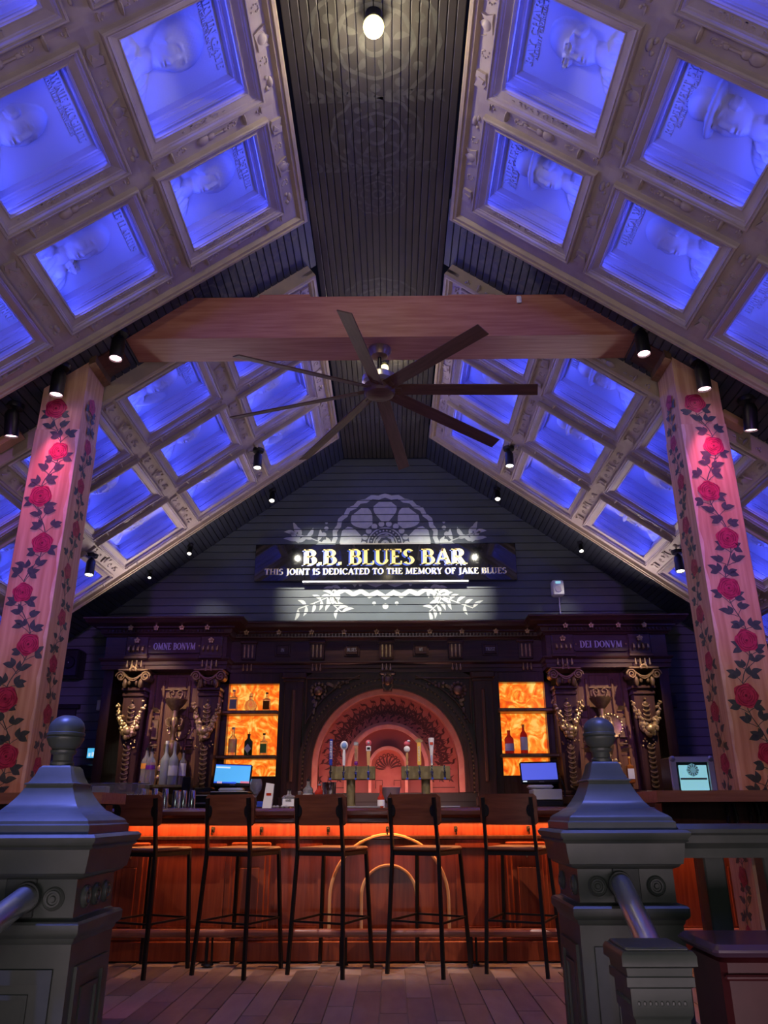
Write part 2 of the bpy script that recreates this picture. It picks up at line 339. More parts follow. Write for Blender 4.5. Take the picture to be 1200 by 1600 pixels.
def text_mb(txt, h, depth, mb=None, width=None, sans=0):
    """lettering in the xy plane (x right, y up), thickness along +z, centred on x"""
    tot = sum(G[c][0] for c in txt); k = h; kx = h if width is None else width/max(tot, .1)
    mb = mb or MB(); x = -tot/2
    for ch in txt:
        wd, st, sr = G[ch]
        for q in st:
            if q[0] == 'l':
                _, x0, y0, x1, y1, t = q; dx, dy = x1-x0, y1-y0; L = sqrt(dx*dx+dy*dy) or 1; nx, ny = -dy/L*t/2, dx/L*t/2
                P = [(x0+nx, y0+ny), (x0-nx, y0-ny), (x1-nx, y1-ny), (x1+nx, y1+ny)]
                mb.prism([((x+a)*kx, b*k) for a, b in P], 0, depth, 'xy')
            else:
                _, cx, cy, rx, ry, a0, a1, n = q; A = []; B = []
                for i in range(n+1):
                    a = radians(a0+(a1-a0)*i/n); t = TN+(TK-TN)*abs(cos(a))
                    A.append(((x+cx+(rx+t/2)*cos(a))*kx, (cy+(ry+TN/2)*sin(a))*k)); B.append(((x+cx+(rx-t/2)*cos(a))*kx, (cy+(ry-TN/2)*sin(a))*k))
                mb.strip(A, B, 0, depth, 'xy')
        for sx, sy, sw in sr:
            y0, y1 = (0, SF) if sy == 0 else (sy-SF, sy)
            mb.prism([((x+sx-sw/2)*kx, y0*k), ((x+sx+sw/2)*kx, y0*k), ((x+sx+sw/2)*kx, y1*k), ((x+sx-sw/2)*kx, y1*k)], 0, depth, 'xy')
        x += wd
    return mb
def text(name, txt, h, depth, mt, parent, loc, rot=(pi/2, 0, 0), width=None):
    mb = text_mb(txt, h, depth, None, width); return mb.build(name, mt, parent, loc, rot, smooth=False)
# ================================================================== structure
S = .6313; TS = tan(S); RX, RZ, DZ = .505, 4.93, 5.07      # roof slope, ridge edge, bay height, dark ceiling height
YW = 8.6
def clip_band(poly, lo, hi):
    for sgn, lim in ((1, lo), (-1, hi)):
        out = []
        for i in range(len(poly)):
            a, b = poly[i-1], poly[i]; da, db = sgn*(a[1]-lim), sgn*(b[1]-lim)
            if (da >= 0) != (db >= 0): t = da/(da-db); out.append((a[0]+(b[0]-a[0])*t, a[1]+(b[1]-a[1])*t))
            if db >= 0: out.append(b)
        poly = out
        if len(poly) < 3: return None
    return poly
def quads(A, B): return [[A[i], A[i+1], B[i+1], B[i]] for i in range(len(A)-1)]
def ring2(cx, cy, r0, r1, n=48, amp=0, k=12, a0=0, a1=360):
    A = []; B = []
    for i in range(n+1):
        a = radians(a0+(a1-a0)*i/n); wv = amp*cos(k*a)
        A.append((cx+(r0+wv)*cos(a), cy+(r0+wv)*sin(a))); B.append((cx+(r1+wv)*cos(a), cy+(r1+wv)*sin(a)))
    return quads(A, B)
def disc2(cx, cy, r, n=12, amp=0, k=5, ph=0): 
    P = [(cx+(r+amp*cos(k*2*pi*i/n+ph))*cos(2*pi*i/n), cy+(r+amp*cos(k*2*pi*i/n+ph))*sin(2*pi*i/n)) for i in range(n)]
    return [[(cx, cy), P[i], P[(i+1) % n]] for i in range(n)]
def leaf2(x, y, ang, L, wd, n=6, curve=.15):
    A = []; B = []; c, s = cos(ang), sin(ang)
    for i in range(n+1):
        t = i/n; h = wd/2*sin(pi*t**.8); k = curve*L*sin(pi*t)
        for lst, v in ((A, k+h), (B, k-h)): lst.append((x+c*L*t-s*v, y+s*L*t+c*v))
    return quads(A, B)
def stem2(P, wd):
    A = []; B = []
    for i, p in enumerate(P):
        a = P[max(i-1, 0)]; b = P[min(i+1, len(P)-1)]; dx, dy = b[0]-a[0], b[1]-a[1]; L = sqrt(dx*dx+dy*dy) or 1
        A.append((p[0]-dy/L*wd/2, p[1]+dx/L*wd/2)); B.append((p[0]+dy/L*wd/2, p[1]-dx/L*wd/2))
    return quads(A, B)
def paint(name, polys, fn0, mt, parent=None, bands=None, jit=(0, -1, 0)):
    mb = MB()
    for ip, p in enumerate(polys):
        jo = [c*.00012*(ip % 11) for c in jit]
        fn = lambda a, b: tuple(q+j for q, j in zip(fn0(a, b), jo))
        if bands:
            lo, hi, step, gap = bands; b0 = min(q[1] for q in p); b1 = max(q[1] for q in p)
            i = int((b0-lo)//step)
            while lo+i*step < b1:
                q = clip_band(p, lo+i*step+gap, lo+(i+1)*step-gap); i += 1
                if q: mb._a([fn(*c) for c in q], [tuple(range(len(q)))])
        else: mb._a([fn(*c) for c in p], [tuple(range(len(p)))])
    return mb.build(name, mt, parent, smooth=False)
# floor with planks
fl = MB().box(-4.2, 4.2, 2.1, 8.7, -.2, -.012).build('floor', M['grout']); tag(fl, 'grey brown stone plank floor in front of the bar', kind='structure')
pm = [MB().box(0, .1405, 0, .890, -.012, 0, .0015).mesh('plank', M[k]) for k in ('floor', 'floor2', 'floor3', 'floor')]
for i in range(-18, 18):
    off = (i*.37) % .9
    for j in range(-1, 5):
        y = 2.1+off+j*.9
        if y < 2.1 or y+.9 > 6.5: continue
        link('plank', random.choice(pm), fl, (i*.147, y, 0))
# stair down towards the viewer
st = MB()
for k in range(4): st.box(-.75, .55, 2.1-.3*(k+1), 2.1-.3*k+.02, -.15*(k+2), -.15*(k+1)+.15-.15)
sto = st.build('trim_1', M['floor2']); tag(sto, 'stone steps going down from the bar floor', kind='structure')
lf = MB().box(-4.2, 4.2, -5.5, .92, -.75, -.6).build('floor', M['floor2']); tag(lf, 'lower floor at the foot of the steps', kind='structure')
ret = MB().box(-4.2, -.76, .9, 2.1, -.75, -.012).box(.9, 4.2, .9, 2.1, -.75, -.012).build('trim_2', M['newelw']); tag(ret, kind='structure')
# back gable wall of shiplap boards
poly = [(-4.2, 0), (4.2, 0), (4.2, DZ-(4.2-RX)*TS), (RX, DZ), (-RX, DZ), (-4.2, DZ-(4.2-RX)*TS)]
wb = MB().prism(poly, YW+.02, YW+.12).build('wall_back', M['board'])
tag(wb, 'dark blue grey shiplap gable wall behind the bar', kind='structure')
BP = .092
for i in range(int(DZ/BP)):
    z0, z1 = i*BP, (i+1)*BP-.009
    if z1 < .85: continue
    def xw(z): return min(4.2, RX+(DZ-z)/TS)
    mb = MB(); mb.prism([(-xw(z0), z0), (xw(z0), z0), (xw(z1), z1), (-xw(z1), z1)], YW, YW+.02); mb.build('shiplap_board', M['wall'], wb, smooth=False)
fnw = lambda a, b: (a, YW-.0015, b)
WB = (0, 5.2, BP, .001)
WBg = (0, 5.2, BP, .0055)
ST = []; cx0, cz0 = 0, ZA(850, 8.6)
ST += ring2(cx0, cz0, .58, .635, 96, .012, 24)
for k in range(9):     # broad petals
    a = radians(90+(k-4)*40)
    A = []; B = []
    for i in range(7):
        t = i/6; r = .29+.25*t; hw = radians(9+9*sin(pi*t*.85))*(.62 if i == 6 else 1)
        A.append((cx0+r*cos(a-hw), cz0+r*sin(a-hw))); B.append((cx0+r*cos(a+hw), cz0+r*sin(a+hw)))
    ST += quads(A, B)
    A = [(cx0+.54*cos(a-radians(13)), cz0+.54*sin(a-radians(13))), (cx0+.56*cos(a-radians(4)), cz0+.56*sin(a-radians(4)))]
for k in range(18): a = radians(k*20); ST += disc2(cx0+.255*cos(a), cz0+.255*sin(a), .036, 10)
ST += ring2(cx0, cz0, .195, .21, 40); ST += ring2(cx0, cz0, .13, .145, 36)
for k in range(26): a = 2*pi*k/26; ST += disc2(cx0+.17*cos(a), cz0+.17*sin(a), .011, 6)
ST += ring2(cx0, cz0, .085, .118, 30, .006, 9); ST += ring2(cx0, cz0, .02, .05, 20)
for sx in (-1, 1):
    for dx, dz, r in ((.70, .20, .026), (.73, .12, .032), (.71, .02, .04), (.70, .27, .016)): ST += disc2(sx*dx, cz0+dz, r, 12)
    # upper sprays beside the medallion
    P = [(sx*(.66+.10*t+.30*t), cz0-.02+.20*t-.05*t*t) for t in [i/6 for i in range(7)]]
    ST += stem2(P, .012)
    for t, an, L in ((.1, 1.2, .15), (.3, -.4, .14), (.45, 1.7, .19), (.6, .1, .17), (.75, 2.1, .17), (.85, .9, .19), (1, .2, .18), (1, 1.3, .2)):
        i = t*6; x = P[min(6, int(i))][0]; z = P[min(6, int(i))][1]; an2 = an if sx > 0 else pi-an
        ST += leaf2(x, z, an2, L*.82, .052, curve=.1*sx)
    P = [(sx*(1.02+.08*t), cz0+.02+.05*t) for t in (0, .5, 1)]; ST += stem2(P, .01)
    for an in (.2, 1.0, 1.9, 2.8): ST += leaf2(P[1][0], P[1][1], an if sx > 0 else pi-an, .15, .05, curve=.1*sx)
    # lower sprays
    zb = ZA(915, 8.6)
    for (x0, x1, zz, cv) in ((.48, 1.0, zb-.27, -.25), (.56, .50, zb-.31, .35)):
        P = [(sx*(x0+(x1-x0)*t+cv*sin(pi*t)*.3), zb+(zz-zb)*t) for t in [i/8 for i in range(9)]]
        ST += stem2(P, .012)
        for i in range(1, 9):
            an = atan2(P[i][1]-P[i-1][1], P[i][0]-P[i-1][0])
            for s2 in (-1, 1): ST += leaf2(P[i][0], P[i][1], an+s2*.95, .125 if i < 8 else .15, .040, curve=.12*s2) if i % 2 or s2 > 0 else []
    ST += disc2(sx*.13, zb-.21, .022, 10); ST += disc2(sx*.29, zb+.01, .018, 10)
ST += disc2(0, zb-.245, .034, 12)
Wv = [(x/20*.62, zb-.06-.05*(abs((x/3) % 2-1))-.06*(1-abs(x)/20)) for x in range(-18, 19)]
ST2 = quads(Wv, [(a, b+.06) for a, b in Wv])
ST = [p for p in ST if not (abs(p[0][0]) < .5 and zb-.20 < p[0][1] < zb+.04 and abs(p[0][0]-p[2][0]) < .2 and len(p) == 4)]
zs0, zs1 = ZA(906, 8.6), ZA(849, 8.6)
ST = [p for p in ST if not (min(q[1] for q in p) > zs0+.02 and max(q[1] for q in p) < zs1-.02)]
paint('stencilled_medallion', ST, fnw, M['stencil'], wb, WBg)
paint('stencilled_wave', ST2, lambda a, b: (a, YW-.003, b), M['stencil'], wb, WBg)
for sx, nm in ((-1, 'left'), (1, 'right')):
    wl = MB().box(sx*4.2, sx*4.3, -5.5, 8.7, -.75, 2.45)
    o = wl.build('wall_'+nm, M['nearblack']); tag(o, kind='structure')
# ridge strip
ce = MB().box(-RX, RX, .6, YW, DZ+.012, DZ+.05).build('ceiling', M['nearblack']); tag(ce, 'flat dark beadboard strip under the ridge with faded stencils', kind='structure')
n = 20; bw = 2*RX/n; me = MB().box(-bw/2+.003, bw/2-.003, .6, YW, 0, .012, .003).mesh('ceiling_board', M['ridge'])
for i in range(n): link('ceiling_board', me, ce, (-RX+bw*(i+.5), 0, DZ))
# faded stencils on the strip
fnr = lambda a, b: (b, a, DZ-.0012)
P = []
for yc, R in ((3.1, .38), (3.75, .30), (4.25, .2), (6.15, .36), (5.5, .34), (6.9, .30), (2.2, .4), (1.5, .35)):
    P += ring2(yc, 0, R*.93, R, 40, .01, 12); P += ring2(yc, 0, R*.55, R*.62, 30, .006, 8); P += ring2(yc, 0, R*.15, R*.24, 20)
    for k in range(12): a = 2*pi*k/12; P += disc2(yc+R*.77*cos(a), R*.77*sin(a), R*.085, 8)
    for k in range(8): a = 2*pi*k/8+.2; P += leaf2(yc+R*.28*cos(a), R*.28*sin(a), a, R*.28, R*.12)
for yc in (7.55, 7.62, 3.45, 2.65, 4.0):
    for k in range(-6, 7):
        for s2 in (-1, 1): P += leaf2(yc, k*.062, (pi/2 if k > 0 else -pi/2)+s2*.7, .07, .035)
paint('faded_stencil', P, fnr, M['stencil2'], ce, (-RX, RX, bw, .003), (0, 0, -1))
# sloping dark ceilings between and beyond the bays
for sx in (-1, 1):
    Vd = Vector((sx*cos(S), 0, -sin(S)))   # down-slope
    Mx = Matrix.Identity(4)
    base = thing('ceiling', 'dark sloping beadboard ceiling %s of the ridge' % ('left' if sx < 0 else 'right'), 'ceiling')
    del base['category']; tag(base, kind='structure')
    bs = MB(); bs.x = Matrix(((Vd.x, 0, -sx*Vd.z*-1, 0), (0, 1, 0, 0), (Vd.z, 0, cos(S), 0), (0, 0, 0, 1)))
    rot = Matrix(((cos(S)*sx, 0, sin(S)*sx, 0), (0, 1, 0, 0), (-sin(S), 0, cos(S), 0), (0, 0, 0, 1)))
    for (ya, yb) in ((4.30, 5.0), (7.74, YW), ):
        me = MB().box(.003, .057, ya, yb, 0, .014, .003).mesh('ceiling_board', M['board'])
        mb = MB(); mb.x = Matrix.Translation((sx*RX, 0, DZ)) @ rot; mb.box(0, 4.58, ya, yb, .013, .03); mb.build('ceiling_backing', M['nearblack'], base, smooth=False)
        for i in range(76):
            o = link('ceiling_board', me, base); o.matrix_local = Matrix.Translation((sx*RX, 0, DZ)) @ rot @ Matrix.Translation((i*.06, 0, 0))
    # floral stencil on the slope before the beam
    P = []
    for (vc, yc, R) in ((.55, 4.62, .16), (.95, 4.68, .14)):
        P += ring2(yc, vc, R*.85, R, 30, .006, 10); P += ring2(yc, vc, R*.4, R*.52, 20)
        for k in range(10): a = 2*pi*k/10; P += leaf2(yc+R*1.05*cos(a), vc+R*1.05*sin(a), a+.4, .12, .05)
    for k in range(7):
        for s2 in (-1, 1): P += leaf2(4.56+.02*k, .12+.05*k, pi/2+s2*.8, .07, .035)
    T = Matrix.Translation((sx*RX, 0, DZ)) @ rot
    paint('faded_stencil', P, lambda a, b: tuple(T @ Vector((b, a, -.0012))), M['stencil2'], base, (0, 4, .06, .004), (0, 0, -1))
# ------------------------------------------------------------------ coffered panels
def rings(mb, R, hx, hy):
    """square rings: R = [(inset-from-hx half size offset d, w)], half sizes hx-d, hy-d"""
    k = len(R); vs = []; fs = []
    for d, w_ in R: vs += [(-(hx-d), -(hy-d), w_), (hx-d, -(hy-d), w_), (hx-d, hy-d, w_), (-(hx-d), hy-d, w_)]
    for j in range(k-1):
        for i in range(4): q = (i+1) % 4; fs.append((j*4+i, j*4+q, j*4+4+q, j*4+4+i))
    return mb._a(vs, fs)
def frame_mesh(pu, pv):
    hx, hy = pu/2, pv/2; mb = MB(); q = hx-.385      # frame starts here
    fr = [(q, -.032), (q, .0), (q+.005, .008), (q+.013, .008), (q+.015, -.002), (q+.020, -.004), (q+.024, .002), (q+.030, -.002), (q+.032, -.014), (q+.038, -.016),
          (q+.041, -.022), (q+.076, -.031), (q+.078, -.027), (q+.083, -.027), (q+.085, -.038), (q+.089, -.040), (q+.091, -.052), (q+.050, -.056)]
    # keep the frame square on the coffer: same size both ways
    vs = []; fs = []
    base = [(hx, hy, -.032), (.385, .385, -.032)]
    L = [(a, b, c) for a, b, c in base]+[(hx-d, hx-d, w_) for d, w_ in fr[1:]]
    for a, b, w_ in L: vs += [(-a, -b, w_), (a, -b, w_), (a, b, w_), (-a, b, w_)]
    for j in range(len(L)-1):
        for i in range(4): k = (i+1) % 4; fs.append((j*4+i, j*4+k, j*4+4+k, j*4+4+i))
    mb._a(vs, fs); return mb.mesh('coffer', M['coffer'], ang=20)
def well_mesh():
    mb = MB(); L = [(.335, -.054), (.335, -.108), (.325, -.110), (.325, -.118), (.318, -.120), (.318, -.165), (.308, -.168), (.308, -.176), (.30, -.180), (.30, -.228)]
    vs = []; fs = []
    for a, w_ in L: vs += [(-a, -a, w_), (a, -a, w_), (a, a, w_), (-a, a, w_)]
    for j in range(len(L)-1):
        for i in range(4): k = (i+1) % 4; fs.append((j*4+i, j*4+k, j*4+4+k, j*4+4+i))
    return mb._a(vs, fs).mesh('well', M['well'], ang=20)
def led_mesh():
    mb = MB(); a = .331
    for q, hh in ((0, .018), (2, .010)):
        mb.x = Matrix.Rotation(q*pi/2, 4, 'Z'); mb._a([(-a+.03, -a+.002, -.064-hh), (a-.03, -a+.002, -.064-hh), (a-.03, -a+.006, -.064), (-a+.03, -a+.006, -.064)], [(0, 1, 2, 3)])
    return mb.mesh('led_strip', M['led'], False)
def sstep(a, b, x): t = max(0, min(1, (x-a)/(b-a))); return t*t*(3-2*t)
def portrait(kind, turn):
    """low relief bust on a square plate; head up = +v. heights from blended ellipsoids"""
    N = 76; HS = .306; g = []
    def ell(u, v, cu, cv, ru, rv, h, rot=0):
        du, dv = u-cu, v-cv
        if rot: du, dv = du*cos(rot)+dv*sin(rot), -du*sin(rot)+dv*cos(rot)
        q = 1-(du/ru)**2-(dv/rv)**2; return h*sqrt(q) if q > 0 else 0
    t = turn
    for j in range(N+1):
        for i in range(N+1):
            u = -HS+2*HS*i/N; v = -HS+2*HS*j/N; h = 0
            # shoulders and jacket
            sh = ell(u, v, 0, -.36, .27, .20, .045); h = max(h, sh)
            if sh > 0:
                h += .006*sin((u*1.6+v*.5)*75)*sstep(.0, .03, sh)
                if abs(abs(u-t*.3)-(.05+(-.16-v)*.45)) < .010: h += .010
            h = max(h, ell(u, v, .0, -.17, .062, .10, .036))
            hd = ell(u, v, t*.25, .0, .098, .135, .062); 
            jaw = ell(u, v, t*.35, -.055, .075, .085, .060); f = max(hd, jaw)
            if kind != 'hat': f = max(f, ell(u, v, t*.1, .045, .112, .115, .056) if kind != 'bald' else 0)
            if kind == 'afro': f = max(f, ell(u, v, 0, .05, .15, .145, .058)+.002*sin(u*240)*sin(v*230))
            if f > 0 and f > h:
                h = f; c = t*.55
                h += ell(u, v, c, -.022, .015, .045, .010)+ell(u, v, c, -.050, .024, .014, .009)     # nose
                for s2 in (-1, 1):
                    ex = c+s2*.040; h -= ell(u, v, ex, .012, .026, .016, .004); h += ell(u, v, ex, .012, .018, .009, .0055)
                    h += ell(u, v, ex, .038, .030, .008, .007, s2*-.15); h += ell(u, v, c+s2*.055, -.03, .03, .028, .005)
                h += ell(u, v, c, -.083, .034, .008, .008)+ell(u, v, c, -.098, .030, .009, .008)-ell(u, v, c, -.0905, .032, .003, .006)
                h += ell(u, v, c, -.128, .028, .018, .006)
            if abs(t) > .02:
                ex = -.085*(1 if t > 0 else -1)+t*.1; e = ell(u, v, ex, -.01, .020, .038, .058)
                if e > 0: h = max(h, e+.006-ell(u, v, ex, -.01, .011, .026, .016))
            if kind == 'hat':
                h = max(h, ell(u, v, t*.2, .135, .085, .085, .066), ell(u, v, t*.3, .075, .165, .028, .078, .12))
            if kind == 'glasses':
                for s2 in (-1, 1):
                    q = ((u-t*.55-s2*.042)/.034)**2+((v-.012)/.026)**2
                    if .62 < q < 1.15: h = max(h, .075)
                    elif q <= .62: h = max(h, .066)
                if abs(v-.018) < .004 and abs(u-t*.55) < .1: h = max(h, .072)
            if kind == 'sax' and u > 0:
                h = max(h, ell(u, v, .13, -.16, .03, .17, .06, -.5))
            if kind == 'hand':
                h = max(h, ell(u, v, .07, -.22, .05, .06, .06, .4))
                for k in range(4): h = max(h, ell(u, v, .05+.022*k, -.15+.006*k, .010, .045, .062, .25))
            if kind == 'fringe' and sh > 0 and abs(u) > .08: h += .006*sin(u*300)
            edge = min(HS-abs(u), HS-abs(v)); g.append((u, v, -.228+h*1.15*sstep(0, .01, edge)))
    mb = MB(); W = N+1
    return mb._a(g, [(j*W+i, j*W+i+1, j*W+W+i+1, j*W+W+i) for j in range(N) for i in range(N)]).mesh('portrait_relief', M['relief'], ang=80)
def carving_mesh(pu, pv):
    mb = MB(); w0 = -.033
    # cross rib (+u side): spools, scrolls, guitar
    x = pu/2
    for sg in (-1, 1):
        mb.x = Matrix.Translation((x, sg*.245, w0)); mb.ball((0, 0, 0), .047, .013, .026, 10, 6); mb.ball((0, 0, .01), .036, .007, .024, 8, 4)
        for k in range(9): a = k*.62; r = .007+.0022*k; mb.ball((r*cos(a), -sg*.075+r*1.4*sin(a), 0), .006, .007, .009, 6, 4)
        mb.ball((.012, -sg*.075-.04, 0), .005, .02, .007, 6, 4)
        mb.ball((.0, sg*.09, 0), .012, .008, .012, 6, 4); mb.ball((.018, sg*.105, 0), .008, .008, .012, 6, 4); mb.box(-.02, .02, sg*.118-.004, sg*.118+.004, 0, .014)
    mb.x = Matrix.Translation((x, 0, w0)); mb.ball((0, -.035, 0), .034, .042, .02, 14, 6); mb.ball((0, .018, 0), .024, .028, .018, 12, 6); mb.box(-.006, .006, .03, .10, 0, .014, .003); mb.box(-.011, .011, .10, .125, 0, .014, .003)
    # long rib (+v side): banner, drum, figures
    y = pv/2
    for q, kind in ((-.29, 0), (-.13, 1), (.03, 2), (.17, 1), (.30, 3)):
        mb.x = Matrix.Translation((q, y, w0))
        if kind == 0: mb.prism([(-.05, -.03), (-.02, -.042), (.045, -.03), (.05, .028), (.012, .034), (.0, .016), (-.05, .038)], 0, .018, 'xy'); mb.prism([(-.02, -.02), (.01, -.03), (.02, .01)], .018, .026, 'xy')
        if kind == 1:
            for k in range(8): a = k*.7; r = .008+.003*k; mb.ball((r*cos(a)*1.3, r*sin(a), 0), .007, .006, .009, 6, 4)
        if kind == 2: mb.ball((0, 0, 0), .04, .034, .022, 14, 6); mb.prism([(-.07, .03), (-.05, -.01), (-.03, .012), (.0, .05), (.03, .02), (.055, .045), (.05, .01), (.07, -.03), (.03, -.03), (-.04, -.042)], 0, .012, 'xy')
        if kind == 3: mb.ball((0, .01, 0), .036, .018, .02, 10, 6); mb.ball((.03, -.015, 0), .02, .012, .018, 8, 4); mb.ball((-.035, -.012, 0), .016, .012, .014, 8, 4)
    return mb.mesh('rib_carving', M['coffer'], ang=50)
PORT = {k: portrait(*k) for k in (('bald', .05), ('glasses', -.05), ('hat', -.03), ('plain', .06), ('hand', .0), ('fringe', -.05), ('sax', .02), ('afro', .03))}
WELL, LED = well_mesh(), led_mesh(); KEYS = list(PORT)
TXC = {}
def tx_mesh(nm, txt, h, depth, mt, width):
    k = (nm, txt, h, width)
    if k not in TXC: TXC[k] = text_mb(txt, h, depth, None, width).mesh(nm, mt, False)
    return TXC[k]
info = {  # (side, bay, row, col): portrait, name lines, small line, motto on the frame, motto flipped
 (-1, 'near', 0, 0): (('afro', .03), ['LITTLE ESTHER'], 'GALVESTON TEXAS', 'DOUBLE CROSSING BLUES', 0),
 (-1, 'near', 1, 0): (('afro', .03), ['MARVIN GAYE'], 'WASHINGTON D.C.', "* O, BOY *", 1),
 (-1, 'near', 0, 1): (('hand', .0), ['EDDIE HARRIS'], '', 'YOUNGER MEN GROW OLDER *', 1),
 (-1, 'near', 1, 1): (('bald', .05), ['BROWNIE MCGHEE'], 'KNOXVILLE TENNESSEE', '* CAN I GET A WITNESS *', 0),
 (-1, 'near', 2, 1): (('plain', .06), [''], '', 'DOWN BY', 1),
 (-1, 'near', 0, 2): (('plain', .06), ['SOLOMON BURKE'], 'PHILADELPHIA', '', 1),
 (1, 'near', 0, 0): (('hat', -.03), ['MISSISSIPPI', 'FRED MCDOWELL'], 'ROSSVILLE', '* YOU GOT TO MOVE *', 0),
 (1, 'near', 1, 0): (('glasses', -.05), ['RAY CHARLES'], 'ALBANY GEORGIA 1930', "* WHAT'D I SAY *", 0),
 (1, 'near', 0, 1): (('fringe', -.05), ['BUKKA WHITE'], 'HOUSTON MISSISSIPPI 1909', "* SIC 'EM DOGS ON ME *", 0),
 (1, 'near', 1, 1): (('hat', -.03), ['ROOSEVELT SYKES'], 'ELMAR ARKANSAS 1909', '* DRIVING WHEEL *', 0),
 (1, 'near', 2, 1): (('plain', .06), [''], '', "* ROLLIN' STONE *", 0),
 (1, 'near', 0, 2): (('afro', .03), ['BOBBY BLUE BLAND'], 'ROSEMARK TENNESSEE', '* TROUBLE *', 0),
 (-1, 'far', 0, 1): (('sax', .02), ['CLARENCE', 'GATEMOUTH BROWN'], 'LOUISIANA', '', 1),
 (1, 'far', 0, 1): (('hat', -.03), ['JIMMY'], 'TEXAS', '', 0),
 (-1, 'far', 0, 0): (('plain', .06), [''], '', '', 0), (1, 'far', 0, 0): (('plain', .06), ['BUDDY'], 'TEXAS', 'THE THRILL IS GONE', 0),
}
FM = {}
def panel(sx, bay, y0, y1, centers, ncol, label):
    t = thing('coffered_ceiling_panel', label, 'ceiling panel', (sx*RX, 0, RZ))
    if sx < 0: R = Matrix(((0, cos(S), sin(S)), (1, 0, 0), (0, sin(S), -cos(S))))
    else: R = Matrix(((0, -cos(S), -sin(S)), (-1, 0, 0), (0, sin(S), -cos(S))))
    t.matrix_world = Matrix.Translation((sx*RX, 0, RZ)) @ R.to_4x4()
    pu = abs(centers[1]-centers[0]); pv = .885; V0 = .548
    key = round(pu, 3)
    if key not in FM: FM[key] = (frame_mesh(pu, pv), carving_mesh(pu, pv))
    U = (lambda y: y) if sx < 0 else (lambda y: -y)
    vb = -(V0-pv/2+pv*ncol); ua, ub = sorted((U(y0), U(y1))); ca, cb = sorted((U(min(centers)-pu/2), U(max(centers)+pu/2)))
    base = MB().box(ua, ub, -(V0-pv/2), 0, -.06, -.032).box(ua, ub, vb-.06, vb, -.06, -.032)
    if ca-ua > .01: base.box(ua, ca, vb, -(V0-pv/2), -.06, -.032)
    if ub-cb > .01: base.box(cb, ub, vb, -(V0-pv/2), -.06, -.032)
    base.build('rib_base', M['coffer'], t, smooth=False)
    # moulded rim round the panel + skirt up to the dark ceiling
    rim = MB(); rim.mold([(0, -.20), (0, .0), (-.012, .010), (-.03, .010), (-.034, .0), (-.05, -.004), (-.056, -.02), (-.066, -.034)], [(ua, vb-.06), (ub, vb-.06), (ub, 0), (ua, 0)], True)
    rim.build('edge_moulding', M['rim'], t)
    for r, yc in enumerate(centers):
        for c in range(ncol):
            u, v = U(yc), -(V0+pv*c); inf = info.get((sx, bay, r, c))
            fo = link('coffer', FM[key][0], t, (u, v, 0))
            link('well', WELL, fo); link('led_strip', LED, fo)
            pk = inf[0] if inf else KEYS[(r*3+c*5+(2 if sx > 0 else 0)) % len(KEYS)]
            link('portrait_relief', PORT[pk], fo, (0, 0, 0))
            link('rib_carving', FM[key][1], fo, (0, 0, 0))
            if inf:
                for q, ln in enumerate(inf[1]):
                    if ln: link('lettering', tx_mesh('lettering', ln, .042, .011, M['relief'], min(.52, .045*len(ln))), fo, (0, .235-.045*q, -.229))
                if inf[2]: link('lettering', tx_mesh('lettering', inf[2], .02, .008, M['relief'], min(.42, .021*len(inf[2]))), fo, (-.0, .235-.045*len(inf[1])+.018, -.229))
                if inf[3]:
                    s1 = 1 if sx < 0 else -1; me = tx_mesh('lettering', inf[3], .027, .012, M['coffer'], min(.56, .029*len(inf[3])))
                    if inf[4] == 0: link('lettering', me, fo, (s1*.3265+.013, 0, -.034), (0, 0, pi/2))
                    else: link('lettering', me, fo, (s1*.3265-.013, 0, -.034), (0, 0, -pi/2))
    return t
NC = [3.785, 2.90, 2.015]; FC = [5.395, 6.295, 7.195]
panel(-1, 'near', .9, 4.355, NC, 4, 'coffered panel of blue lit portrait reliefs nearest the viewer, left slope')
panel(1, 'near', .9, 4.355, NC, 4, 'coffered panel of blue lit portrait reliefs nearest the viewer, right slope')
panel(-1, 'far', 4.945, 7.765, FC, 5, 'coffered panel of blue lit portrait reliefs beyond the beam, left slope')
panel(1, 'far', 4.945, 7.765, FC, 5, 'coffered panel of blue lit portrait reliefs beyond the beam, right slope')
# ------------------------------------------------------------------ beam, columns
t = thing('ceiling_beam', 'reddish brown wooden tie beam crossing under the ridge', 'beam', (0, 4.6, 4.12))
mb = MB(); mb.prism([(-1.79, 0), (1.82, 0), (1.37, .345), (-1.34, .345)], 0, .30); mb.build('beam_body', M['beam'], t, smooth=False)
MB().box(-.87, -.5, .02, .2, .345, .385, .004).build('packing_block', M['beam'], t); MB().box(.5, .84, .02, .2, .345, .372, .004).build('packing_block', M['block'], t)
mb = MB(); mb.box(.985, 1.02, -.012, 0, .27, .33, .005); mb.ball((1.0, -.012, .30), .013, .008, .022, 8, 5); mb.build('wall_sensor', M['white'], t)
for sx in (-1, 1):   # boxed bracket between the beam end and the post
    mb = MB(); mb.prism([(sx*1.84, -.04), (sx*2.02, -.17), (sx*2.02, -.02), (sx*1.84, .12)], .02, .28); mb.build('end_bracket', M['darkh'], t, smooth=False)
    mb = MB(); mb.prism([(sx*1.98, -.19), (sx*2.025, -.21), (sx*2.025, .0), (sx*1.98, .03)], -.004, .30); mb.build('bracket_flange', M['bronze'], t, smooth=False)
